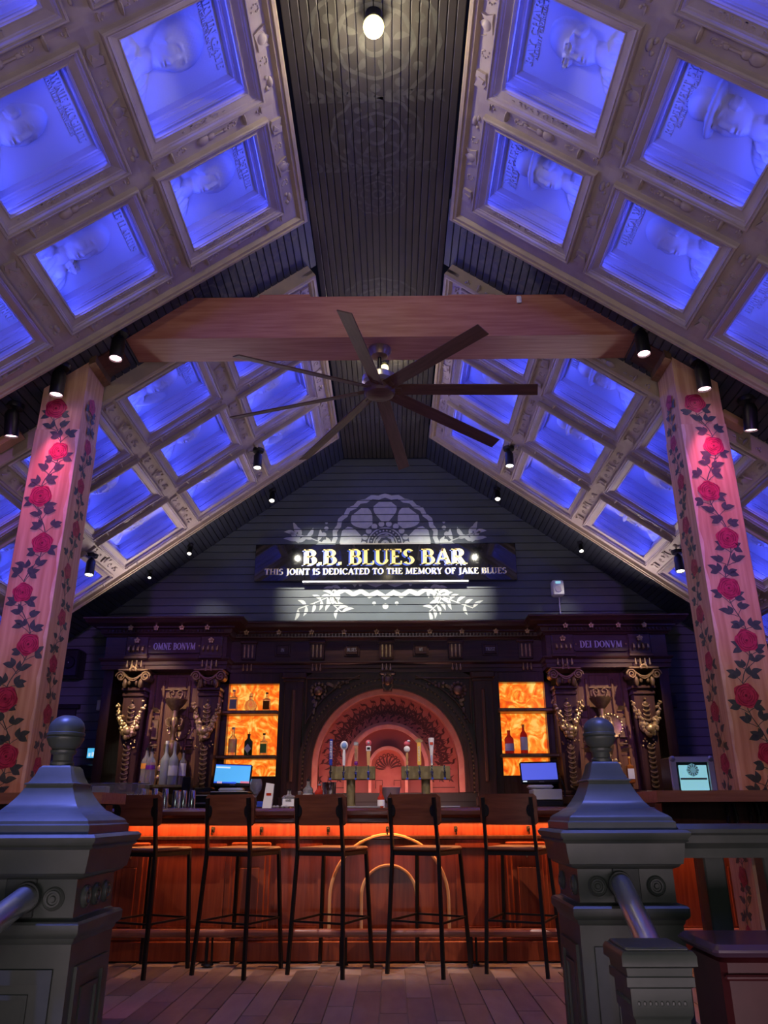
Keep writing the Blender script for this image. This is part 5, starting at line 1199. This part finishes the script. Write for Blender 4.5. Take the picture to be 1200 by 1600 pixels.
# ================================================================== beer towers
def tower(px_post, px0, px1, label, handles):
    Y = 6.62; xp = XA(px_post, Y, 1.2); x0 = XA(px0, Y, 1.2); x1 = XA(px1, Y, 1.2)
    zb0, zb1 = ZA(1218, Y-.06), ZA(1197, Y-.06)
    t = thing('beer_tower', label, 'beer tower', (xp, Y, ZB1))
    MB().lathe([(0, 0), (.055, 0), (.055, .012), (.036, .02), (.036, zb0-ZB1), (0, zb0-ZB1)], n=20).build('column', M['brass'], t)
    MB().box(x0-xp, x1-xp, -.06, .06, zb0-ZB1, zb1-ZB1, .004).build('tap_box', M['brass'], t)
    for px, kind in handles:
        x = XA(px, Y-.08, 1.3)-xp; zc = (zb0+zb1)/2-ZB1
        mb = MB(); mb.lathe([(0, -.075), (.012, -.075), (.017, -.068), (.017, -.06)], (x, 0, zc+.01), 12, 'y'); mb.tube([(x, -.07, zc+.012), (x, -.12, zc+.0), (x, -.13, zc-.045)], [.011, .011, .008], 8); mb.tube([(x, -.095, zc+.01), (x, -.095, zc+.055)], .006, 8)
        f = mb.build('faucet', M['chrome'], t)
        MB().lathe([(0, 0), (.009, 0), (.009, .014), (0, .014)], n=8).build('spout_tip', M['signblue'], t, (x, -.13, zc-.055))
        if not kind: continue
        h0 = MB(); z0 = zc+.055; p = (x, -.095, z0)
        hh = .205
        if kind == 'blue': o = MB().box(-.013, .013, -.010, .010, 0, hh, .004).build('tap_handle', M['tapblue'], t, p); MB().box(-.010, .010, -.012, -.010, .05, .19, .001).build('handle_label', M['white'], o); text_mb('BUD LIGHT', .016, .001, None, .13).build('lettering', M['tapblue'], o, (.006, -.013, .12), (pi/2, -pi/2, 0), False)
        if kind == 'white': o = MB().lathe([(0, 0), (.010, 0), (.011, .02), (.013, .09), (.010, .11), (.010, .12), (0, .12)], n=12).build('tap_handle', M['tapwhite'], t, p); MB().ball((0, 0, .155), .032, .014, .036, 14, 8).build('handle_medallion', M['tapwhite'], o); MB().ball((0, -.008, .155), .022, .010, .025, 12, 6).build('medallion_disc', mat('pale_blue_disc', (.2, .35, .65), .4), o)
        if kind == 'purple': o = MB().lathe([(0, 0), (.013, .004), (.016, .02), (.010, .03), (0, .03)], n=12).build('tap_handle', M['purple'], t, p); MB().box(-.014, .016, -.008, .008, .03, .15, .004).build('handle_paddle', mat('bronze_label', (.5, .22, .12), .4), o); MB().box(-.020, .020, -.010, .010, .15, .185, .008).build('handle_top', M['alu'], o); text_mb('AMBER', .013, .001, None, .085).build('lettering', M['gold'], o, (.004, -.010, .09), (pi/2, -pi/2, 0), False)
        if kind == 'wood': o = MB().prism([(-.010, 0), (.010, 0), (.016, .11), (-.016, .11)], -.008, .008).build('tap_handle', M['tapwood'], t, p); MB().box(-.020, .020, -.010, .010, .11, .15, .004).build('handle_badge', M['paper'], o); MB().box(-.012, .012, -.012, -.010, .122, .14, .001).build('badge_print', M['black'], o); MB().ball((0, 0, .175), .024, .012, .024, 12, 7).build('handle_top', M['pink'], o); MB().ball((0, -.006, .175), .012, .010, .012, 10, 6).build('top_disc', M['alu'], o)
        if kind == 'pinkball': o = MB().lathe([(0, 0), (.009, 0), (.010, .03), (.007, .04), (.012, .06), (.010, .095), (0, .1)], n=12).build('tap_handle', M['tapwood'], t, p); MB().ball((0, 0, .125), .026, .014, .026, 12, 7).build('handle_disc', M['tapwhite'], o); MB().ball((0, 0, .168), .026, .014, .020, 12, 7).build('pink_top', M['pink'], o); MB().ball((.015, -.004, .188), .014, .010, .010, 8, 5).build('pink_top', M['white'], o)
        if kind == 'yellow': o = MB().box(-.016, .016, -.009, .009, 0, .18, .004).build('tap_handle', M['tapyel'], t, p); MB().prism([(-.035, .19), (0, .21), (.035, .19), (.02, .178), (-.02, .178)], -.01, .01).build('handle_crest', M['gold'], o); text_mb('GOLDEN', .014, .001, None, .12).build('lettering', M['paper'], o, (.005, -.011, .09), (pi/2, -pi/2, 0), False)
        if kind == 'flute': o = MB().lathe([(0, 0), (.009, 0), (.008, .03), (.012, .08), (.024, .20), (.023, .212), (0, .213)], n=14).build('tap_handle', M['tapwhite'], t, p); MB().box(-.013, .013, -.024, -.018, .155, .178, .005).build('red_badge', M['redgl'], o); text_mb('STELLA', .010, .001, None, .06).build('lettering', M['signblue'], o, (.003, -.014, .045), (pi/2, -pi/2, 0), False)
tower(547, 514, 585, 'left brass T shaped beer tower with four tap handles', ((515.5, 'blue'), (536, 'white'), (555, 'purple'), (574.5, 'wood')))
tower(664, 626, 702, 'right brass T shaped beer tower with three tap handles and one bare tap', ((635, 'pinkball'), (654, 'yellow'), (673.5, 'flute'), (693, None)))
# ================================================================== bottles
def bottle(x, y, z, h, r, label, glass, cap='black', lab=None, labm=None, style='round', pour=True, grp=None, name='bottle'):
    t = thing(name, label, 'bottle', (x, y, z), 0, grp)
    hs = .60 if style != 'tall' else .52
    if style == 'square':
        MB().box(-r, r, -r*.7, r*.7, 0, h*.62, r*.25).build('glass_body', M[glass], t); MB().lathe([(r*.55, h*.6), (r*.3, h*.68), (r*.27, h*.85), (0, h*.85)], n=12).build('neck', M[glass], t)
    else:
        MB().lathe([(0, 0), (r*.95, 0), (r, .01), (r, h*hs), (r*.93, h*(hs+.05)), (r*.42, h*(hs+.15)), (r*.34, h*(hs+.20)), (r*.32, h*.9), (r*.37, h*.91), (0, h*.91)], n=18).build('glass_body', M[glass], t)
    top = h*(.85 if style == 'square' else .9)
    MB().lathe([(0, top), (r*.38, top), (r*.38, top+h*.07), (0, top+h*.07)], n=10).build('cap', M[cap], t)
    if pour: MB().tube([(0, 0, top+h*.07), (.002, 0, top+h*.12), (.006, 0, top+h*.17)], .004, 6).build('pour_spout', M['chrome'], t)
    if labm:
        a, b = lab or (.12, .45)
        if style == 'square': MB().box(-r*.85, r*.85, -r*.7-.002, -r*.7, h*a, h*b).build('label', M[labm], t)
        elif style == 'diamond': MB().prism([(0, h*.1), (r*.85, h*.3), (0, h*.52), (-r*.85, h*.3)], -r-.003, -r+.004).build('label', M[labm], t)
        else: MB().lathe([(r+.0012, h*a), (r+.0012, h*b)], n=18, a0=-pi*.95, a1=-.05*pi).build('label', M[labm], t)
    return t
def shelfpos(px, py, Y=8.22): x, z = PX(px, py, Y); return x
zsu = ZA(1112, 8.15)+.018; zsl = ZA(1182, 8.15)+.018; gb = 'bottles on the left amber shelves'
bottle(shelfpos(363, 1100), 8.23, zsu, .24, .042, 'square clear bottle on the upper left amber shelf, left end', 'glass', 'alu', (.1, .5), 'frost', 'square', False, gb)
t = thing('decanter', 'round faceted glass decanter in the middle of the upper left amber shelf', 'decanter', (shelfpos(390, 1100), 8.23, zsu), 0, gb); MB().lathe([(0, 0), (.04, 0), (.062, .03), (.066, .06), (.05, .1), (.018, .12), (.016, .15), (.022, .155), (0, .155)], n=10).build('glass_body', M['glass'], t); MB().ball((0, 0, .17), .018, n=10).build('stopper', M['glass'], t)
bottle(shelfpos(415, 1100), 8.23, zsu, .21, .040, 'amber square bottle with dark stopper on the upper left amber shelf, right end', 'glass', 'black', (.08, .5), 'amber', 'square', False, gb)
bottle(shelfpos(361, 1170), 8.23, zsl, .29, .044, 'tall clear bottle with printed label on the lower left amber shelf', 'glass', 'white', (.1, .55), 'frost', 'tall', False, gb)
bottle(shelfpos(386, 1170), 8.23, zsl, .22, .044, 'dark bottle with a white diamond label on the lower left amber shelf', 'olive', 'black', (.15, .45), 'paper', 'diamond', True, gb)
bottle(shelfpos(410, 1170), 8.23, zsl, .24, .038, 'green labelled bottle on the lower left amber shelf, right end', 'glass', 'black', (.10, .48), 'green', 'square', False, gb)
zsr = ZA(1181, 8.15)+.018
bottle(shelfpos(795, 1170), 8.23, zsr, .24, .047, 'squat red whiskey bottle with pale label on the lower right amber shelf', 'redgl', 'redgl', (.12, .42), 'paper', 'round', False, 'bottles on the right amber shelf')
bottle(shelfpos(818, 1170), 8.23, zsr, .30, .038, 'tall red bottle with two pale labels on the lower right amber shelf', 'redgl', 'orange', (.12, .55), 'paper', 'round', False, 'bottles on the right amber shelf')
# brass demilune shelf with five bottles, left wing
for s, px, lb in ((-1, 267, 'left'), (1, 935, 'right')):
    x, z = PX(px, 1226, 7.95); t = thing('brass_shelf', 'half round brass shelf in front of the %s wing of the back bar' % lb, 'shelf', (x, 7.99, z)); MB().lathe([(0, -.05), (.20, -.05), (.24, -.03), (.25, -.02), (.25, 0), (0, 0)], n=24, a0=pi, a1=2*pi).build('shelf_top', M['brass'], t); MB().lathe([(.02, -.18), (.05, -.14), (.07, -.08), (.15, -.05)], n=16, a0=pi, a1=2*pi).build('bracket', M['brass'], t)
xs, zsb = PX(267, 1226, 7.95); gt = 'bottles on the left brass shelf'; kx5 = .00665
bottle(xs+(228-267)*kx5, 7.89, zsb, .36, .048, 'clear vodka bottle with orange label, far left on the left brass shelf', 'glass', 'black', (.42, .56), 'orange', 'round', True, gt)
bottle(xs+(239-267)*kx5, 7.80, zsb, .345, .046, 'clear bottle with purple and white labels, second on the left brass shelf', 'glass', 'black', (.40, .52), 'purple', 'round', True, gt)
bottle(xs+(259-267)*kx5, 7.83, zsb, .42, .048, 'tall frosted bottle with white neck in the middle of the left brass shelf', 'frost', 'white', None, None, 'tall', False, gt)
bottle(xs+(273-267)*kx5, 7.78, zsb, .41, .046, 'tall frosted bottle with blue label beside the white necked bottle', 'frost', 'alu', (.2, .42), 'white', 'tall', True, gt)
bottle(xs+(284-267)*kx5, 7.84, zsb, .33, .036, 'clear bottle with white label at the right end of the left brass shelf', 'glass', 'black', (.25, .6), 'paper', 'round', True, gt)
x, z = PX(918, 1216, 7.95); xs, zsb = PX(935, 1226, 7.95)
xbt = XA(984, 7.85, 1.3); bottle(xbt, 7.86, zsb, .27, .036, 'whiskey bottle with red label and yellow cap on the right brass shelf', 'amber', 'tapyel', (.15, .5), 'paper', 'square', False)
def lamp_urn(px, label, s):
    x, z = PX(px, 1226, 8.02); t = thing('bronze_torch', label, 'ornament', (x, 8.03, zsb))
    MB().lathe([(0, 0), (.07, 0), (.05, .04), (.03, .10), (.035, .22), (.07, .30), (.085, .36), (.075, .40), (.03, .43), (.026, .50), (.04, .53), (.045, .62), (.038, .64), (.032, .66), (.034, .72), (.10, .80), (.115, .83), (.09, .835), (0, .80)], n=18).build('torch_body', M['bronze'], t)
    for k in range(6):
        a = 2*pi*k/6; MB().tube([(.03*cos(a), .03*sin(a), .56), (.075*cos(a), .075*sin(a), .58), (.085*cos(a), .085*sin(a), .63), (.06*cos(a), .06*sin(a), .645)], .009, 6).build('scroll_arm', M['gold'], t)
    return t
lamp_urn(260, 'tall bronze torch ornament on the left wing behind the vodka bottles', -1)
lamp_urn(950, 'tall bronze torch ornament on the right wing behind the right newel', 1)
R = random.Random(5); xg = XA(945, 7.85, 1.3); t = thing('gilt_figure', 'gilded cluster figure on the right brass shelf behind the newel cap', 'ornament', (xg, 7.88, zsb))
mb = MB()
for k in range(60): zz = R.uniform(0, .5); rr = .09*(1-zz/.62)+.01; mb.ball((R.uniform(-rr, rr)+.08*(zz < .2)-.05*(zz > .35), R.uniform(-rr, rr)*.5, zz+.026), .026, .02, .024, 7, 5)
mb.build('leaf_cluster', M['gold'], t)
R = random.Random(8); xg = XA(247, 7.85, 1.3); t = thing('gilt_figure', 'small gilt figure between the bottles on the left brass shelf', 'ornament', (xg, 7.95, ZA(1226, 7.95)))
mb = MB()
for k in range(30): zz = R.uniform(0, .2); mb.ball((R.uniform(-.05, .05), R.uniform(-.03, .03), zz+.024), .022, .018, .022, 7, 5)
mb.build('leaf_cluster', M['gold'], t)
# ---- tills
def till(px0, px1, py0, py1, Y, label, scr, items, tilt):
    x0, zt = PX(px0, py0, Y); x1, zb = PX(px1, py1, Y); w_ = (x1-x0)/2; h = zt-zb
    t = thing('till', label, 'till', ((x0+x1)/2, Y, 1.045)); zb -= 1.045; rx = radians(-10); ry = radians(tilt)
    b = MB().box(-w_, w_, 0, .03, 0, h, .012).build('monitor', M['blackp'], t, (0, 0, zb), (rx, ry, 0))
    MB().box(-w_+.012, w_-.014, -.002, 0, .035, h-.014).build('screen', M[scr], b)
    for (a, b_, c, d, mk) in items: MB().box(-w_+2*w_*a, -w_+2*w_*b_, -.004, -.002, h*c, h*d).build('screen_button', M[mk], b)
    text_mb('OOOOO', .006, .001, None, .05).build('badge', M['alu'], b, (.01, -.001, .012), (pi/2, 0, 0), False)
    MB().box(-w_*.65, w_*.65, -.02, .12, zb-.045, zb-.012, .014).build('stand', M['white'], t, None, None)
    MB().box(-.05, .05, .03, .09, max(0, zb-.05), zb+.12, .01).build('stand_neck', M['blackp'], t)
    return t, zb, w_
t, zb, w_ = till(332, 389, 1192, 1228, 7.75, 'black till with a bright cyan screen on the left of the back counter', 'cyan', [(.05, .42, .80, .86, 'scrwhite'), (.03, .97, .92, .96, 'scrblue'), (.03, .52, .13, .19, 'scrblue'), (.12, .25, .12, .2, 'scror'), (.50, .62, .13, .2, 'scrblue'), (.73, .96, .16, .24, 'scrred')], 2)
MB().box(-w_*.95, w_*1.0, -.12, .2, 0, zb-.05, .008).build('cash_drawer', M['blackp'], t); MB().box(-w_*.9, w_*.95, -.13, .1, zb-.055, zb-.045, .002).build('paper_tray', M['paper'], t)
t, zb, w_ = till(811, 873, 1190, 1225, 7.75, 'black till with a plain dark blue screen on the right of the back counter', 'bluescr', [(.05, .15, .08, .13, 'scrwhite')], -1)
MB().box(-w_*.55, w_*.9, -.16, .1, max(.0, zb-.15), zb-.055, .006).build('printer', M['white'], t); MB().box(-w_*.57, w_*.92, -.165, .1, 0, max(.01, zb-.155), .006).build('cash_drawer', M['blackp'], t)
mb = MB(); mb.tube([(w_*.8, .05, zb+.02), (w_*1.1, .03, zb+.05), (w_*1.25, .02, zb-.05), (w_*1.2, .0, zb-.12)], .008, 6); mb.build('cable', M['black'], t)
x, z = PX(805, 1236, 7.7); o = MB().lathe([(0, 0), (.04, 0), (.045, .11), (.040, .11), (.036, .01), (0, .01)], n=16).build('cup', M['paper'], None, (x, 7.7, 1.06+.04)); o.location.z = 1.045; tag(o, 'white cup left of the dark blue till', 'cup')
# printers and folders right of the left brass shelf
x = XA(313, 7.75, 1.1); t = thing('receipt_printer', 'black receipt printer with paper between the black box and the cyan till', 'printer', (x, 7.8, 1.045)); MB().box(-.11, .08, -.1, .1, 0, .10, .012).build('case', M['blackp'], t); MB().box(-.08, .08, -.11, .05, .10, .112, .003).build('paper', M['paper'], t); MB().box(-.09, .07, -.12, -.1, .03, .045, .003).build('paper_slot', M['alu'], t); MB().box(-.08, .09, -.05, .1, .14, .18, .01).build('lid', M['blackp'], t)
x, z = PX(291, 1240, 7.3); o = MB().box(-.04, .04, -.05, .05, 0, .27, .006).build('black_box', M['blackp'], None, (x, 7.9, 1.045)); o.location = (XA(290, 7.64, 1.2), 7.64, 1.045); tag(o, 'tall narrow black box right of the left brass shelf', 'box')
# items standing on the bar top
zt = ZB1
def onbar(px, Y=6.45): return XA(px, Y, 1.1)
R = random.Random(2)
cup0 = None; gc = 'steel cups upside down on the bar'
for i, (px, Y, dz) in enumerate(((271, 6.3, 0), (283.5, 6.3, 0), (297, 6.3, 0), (218, 6.7, 0), (237, 6.7, 0), (254, 6.7, 0))):
    lb = ['left', 'middle', 'right'][i % 3]+' shaker cup of the '+('front' if i < 3 else 'back')+' trio of steel cups on the bar'
    if cup0 is None:
        cup0 = thing('steel_cup', lb, 'cup', group=gc); MB().lathe([(.029, 0), (.029, .004), (.027, .006), (.024, .125), (.022, .13), (0, .13)], n=20).build('cup_body', M['chrome'], cup0); c = cup0
    else: c = dup(cup0, None, None, lb)
    c.location = (XA(px, Y, 1.05), Y, zt+dz)
    if i >= 3: c.scale = (1, 1, 1.2)
x = onbar(288, 6.5); bottle(onbar(278, 6.75), 6.75, zt, .15, .022, 'small sauce bottle with red top behind the steel cups', 'glass', 'redgl', (.1, .4), 'white', 'round', False)
o = MB().box(-.035, .035, -.02, .02, 0, .13, .006).build('card_holder', M['paper'], None, (onbar(276, 6.85), 6.9, zt)); tag(o, 'cream card box with orange dot above the steel cups', 'card box'); MB().lathe([(0, -.003), (.016, -.003), (.016, 0)], n=16, axis='y').build('printed_dot', M['orange'], o, (0, -.02, .09))
# condiment tray under a clear plastic guard
x0, z1 = PX(141, 1228, 6.5); x1, _ = PX(234, 1228, 6.5); t = thing('garnish_tray', 'garnish caddy under a clear plastic guard at the left end of the bar', 'tray', ((x0+x1)/2, 6.55, zt)); w_ = (x1-x0)/2
MB().box(-w_, w_*1.0, -.09, .09, 0, .07, .008).build('caddy', M['blackp'], t); MB().box(-w_*.98, w_, -.10, -.097, .05, .19, .001).build('guard', M['glass'], t); MB().box(-w_, w_, -.10, -.095, .185, .192, .001).build('guard_edge', M['alu'], t)
R = random.Random(4)
for k in range(9):
    mk = ('green', 'redgl', 'tapyel', 'paper', 'green')[k % 5]; MB().ball((-w_+.15+.045*k, -.03+.02*(k % 2), .085), .024, .022, .022, 9, 6).build('garnish', M[mk], t)
MB().box(-w_+.01, -w_+.12, -.08, .02, .07, .17, .004).build('napkin_stack', M['paper'], t)
text_mb('TITOS', .035, .001, None, .17).build('lettering', M['scrwhite'] if False else M['paper'], t, (w_*.45, -.102, .075), (pi/2, 0, 0), False)
bottle(XA(211, 6.72, 1.1), 6.75, zt, .22, .025, 'small bottle with yellow cap behind the garnish caddy', 'glass', 'tapyel', None, None, 'round', False)
# centre bottles
zc = 1.045
x, z = PX(404, 1240, 7.6); t = thing('glass_goblet', 'clear stemmed goblet right of the cyan till', 'glass', (XA(398, 7.7, 1.2), 7.7, zc)); MB().lathe([(0, 0), (.05, 0), (.045, .008), (.010, .02), (.009, .09), (.03, .12), (.055, .16), (.06, .21), (.048, .25), (.045, .25), (.055, .21), (.05, .165), (.02, .12), (0, .115)], n=20).build('bowl', M['glass'], t)
o = MB().box(-.03, .03, -.02, .02, 0, .05, .004).build('blue_box', M['signblue'], None, (XA(405, 7.62, 1.1), 7.62, zc)); tag(o, 'small blue box at the foot of the glass goblet', 'box')
mb = MB(); mb._a([(-.045, -.02, 0), (.03, -.02, 0), (.045, -.02, .19), (-.02, -.02, .20), (-.045, .02, 0), (.03, .02, 0), (.045, .01, .185), (-.02, .01, .195)], [(0, 1, 2, 3), (7, 6, 5, 4), (0, 3, 7, 4), (1, 5, 6, 2), (3, 2, 6, 7), (0, 4, 5, 1)])
o = mb.build('paper_sack', M['paper'], None, (XA(416, 6.7, 1.1), 6.75, zt), None, False); tag(o, 'crumpled white paper packet leaning on the bar left of the middle stools', 'packet'); MB().box(-.015, .025, -.023, -.02, .10, .12).build('red_print', M['redgl'], o)
bottle(onbar(450, 6.5), 6.5, zt, .155, .052, 'squat clear square bottle with cream label left of the beer towers', 'glass', 'black', (.1, .45), 'paper', 'square', False)
x = onbar(449.5, 6.5); text_mb('AMIE', .018, .001, None, .05).build('lettering', M['black'], bpy.data.objects[[o.name for o in bpy.data.objects if o.get('label', '').startswith('squat clear square')][0]], (0, -.0395, .05), (pi/2, 0, 0), False)
gcb = 'bottles left of the steel shaker'
bottle(XA(468, 6.9, 1.1), 6.82, zt, .14, .040, 'low round glass carafe with pour spout left of the cream labelled bottle', 'glass', 'alu', None, None, 'round', True, gcb)
bottle(XA(481, 6.85, 1.1), 6.78, zt, .235, .042, 'clear bottle with cream label and black collar left of the steel shaker', 'glass', 'black', (.15, .48), 'paper', 'round', True, gcb)
bottle(XA(497, 6.85, 1.1), 6.86, zt, .20, .042, 'red liqueur bottle with pour spout beside the steel shaker', 'redgl', 'alu', (.1, .4), 'redgl', 'round', True, gcb)
t = thing('steel_shaker', 'tall shining steel shaker at the left foot of the left beer tower', 'shaker', (XA(513, 6.75, 1.1), 6.72, zt)); MB().lathe([(0, 0), (.042, 0), (.048, .01), (.058, .18), (.060, .20), (.056, .20), (.044, .012), (0, .012)], n=28).build('shaker_body', M['chrome'], t)
t = thing('ice_bucket', 'translucent pink lit ice bucket with a fleur de lis between the beer towers', 'bucket', (XA(609, 6.85, 1.1), 6.82, zt)); MB().lathe([(0, 0), (.058, 0), (.062, .01), (.080, .155), (.084, .16), (.080, .163), (.074, .155), (.056, .012), (0, .012)], n=28).build('bucket_body', M['bucket'], t)
mb = MB(); Q = []
Q += leaf2(0, .03, pi/2, .095, .030, curve=0)
for s in (-1, 1): Q += leaf2(s*.004, .045, pi/2-s*.9, .05, .018, curve=-.35*s); Q += leaf2(s*.004, .035, -pi/2+s*.7, .025, .010)
Q += [[(-.024, .043), (.024, .043), (.024, .049), (-.024, .049)]]
paint('fleur_de_lis', Q, lambda a, b: (a, -(.0615+b*.128)-.003+a*a*8, b), M['bronze'], t)
t = thing('sauce_bottle', 'small red topped bitters bottle with white label in front of the ice bucket', 'bottle', (XA(594, 6.5, 1.1), 6.48, zt)); MB().lathe([(0, 0), (.026, 0), (.028, .008), (.028, .075), (.012, .10), (.010, .13), (0, .13)], n=16).build('glass_body', M['redgl'], t); MB().lathe([(0, .13), (.012, .13), (.010, .17), (0, .17)], n=10).build('cap', M['redgl'], t); MB().lathe([(.029, .015), (.029, .06)], n=16, a0=-pi*.95, a1=-.05*pi).build('label', M['paper'], t)
MB().box(-.03, .03, -.02, .02, -.0, .014, .004).build('foot', M['white'], t)
o = MB().box(-.17, .17, -.08, .08, 0, .012, .004).build('bar_mat', M['alu'], None, (onbar(558, 6.3), 6.32, zt)); tag(o, 'pale drip tray in front of the left beer tower', 'tray')
o = MB().box(-.13, .13, -.08, .08, 0, .012, .004).build('bar_mat', M['alu'], None, (onbar(690, 6.3), 6.32, zt)); tag(o, 'pale drip tray in front of the right beer tower', 'tray')
t = thing('napkin_box', 'wooden napkin box on the bar right of the right newel cap', 'box', (XA(1002, 6.4, 1.05), 6.4, zt)); MB().box(-.14, .16, -.06, .06, 0, .10, .006).build('box_body', M['seat'], t); MB().box(.10, .13, -.065, .065, 0, .115, .004).build('brass_strap', M['gold'], t); text_mb('MATE', .03, .001, None, .09).build('lettering', M['black'], t, (-.0, -.061, .03), (pi/2, 0, 0), False)
for k, (dx, dy) in enumerate(((0, 0), (.035, .02), (-.03, .03), (.07, .0))):
    o = MB().ball((0, 0, .011), .016, .012, .011, 8, 5).build('crumpled_foil', M['alu'], None, (XA(432, 6.4, 1.05)+dx, 6.4+dy, zt)); tag(o, ('crumpled silver scrap on the bar nearest the viewer', 'middle crumpled silver scrap beside the white paper packet', 'leftmost crumpled silver scrap on the bar', 'crumpled silver scrap at the foot of the squat square bottle')[k], 'scrap', 'silver scraps on the bar')
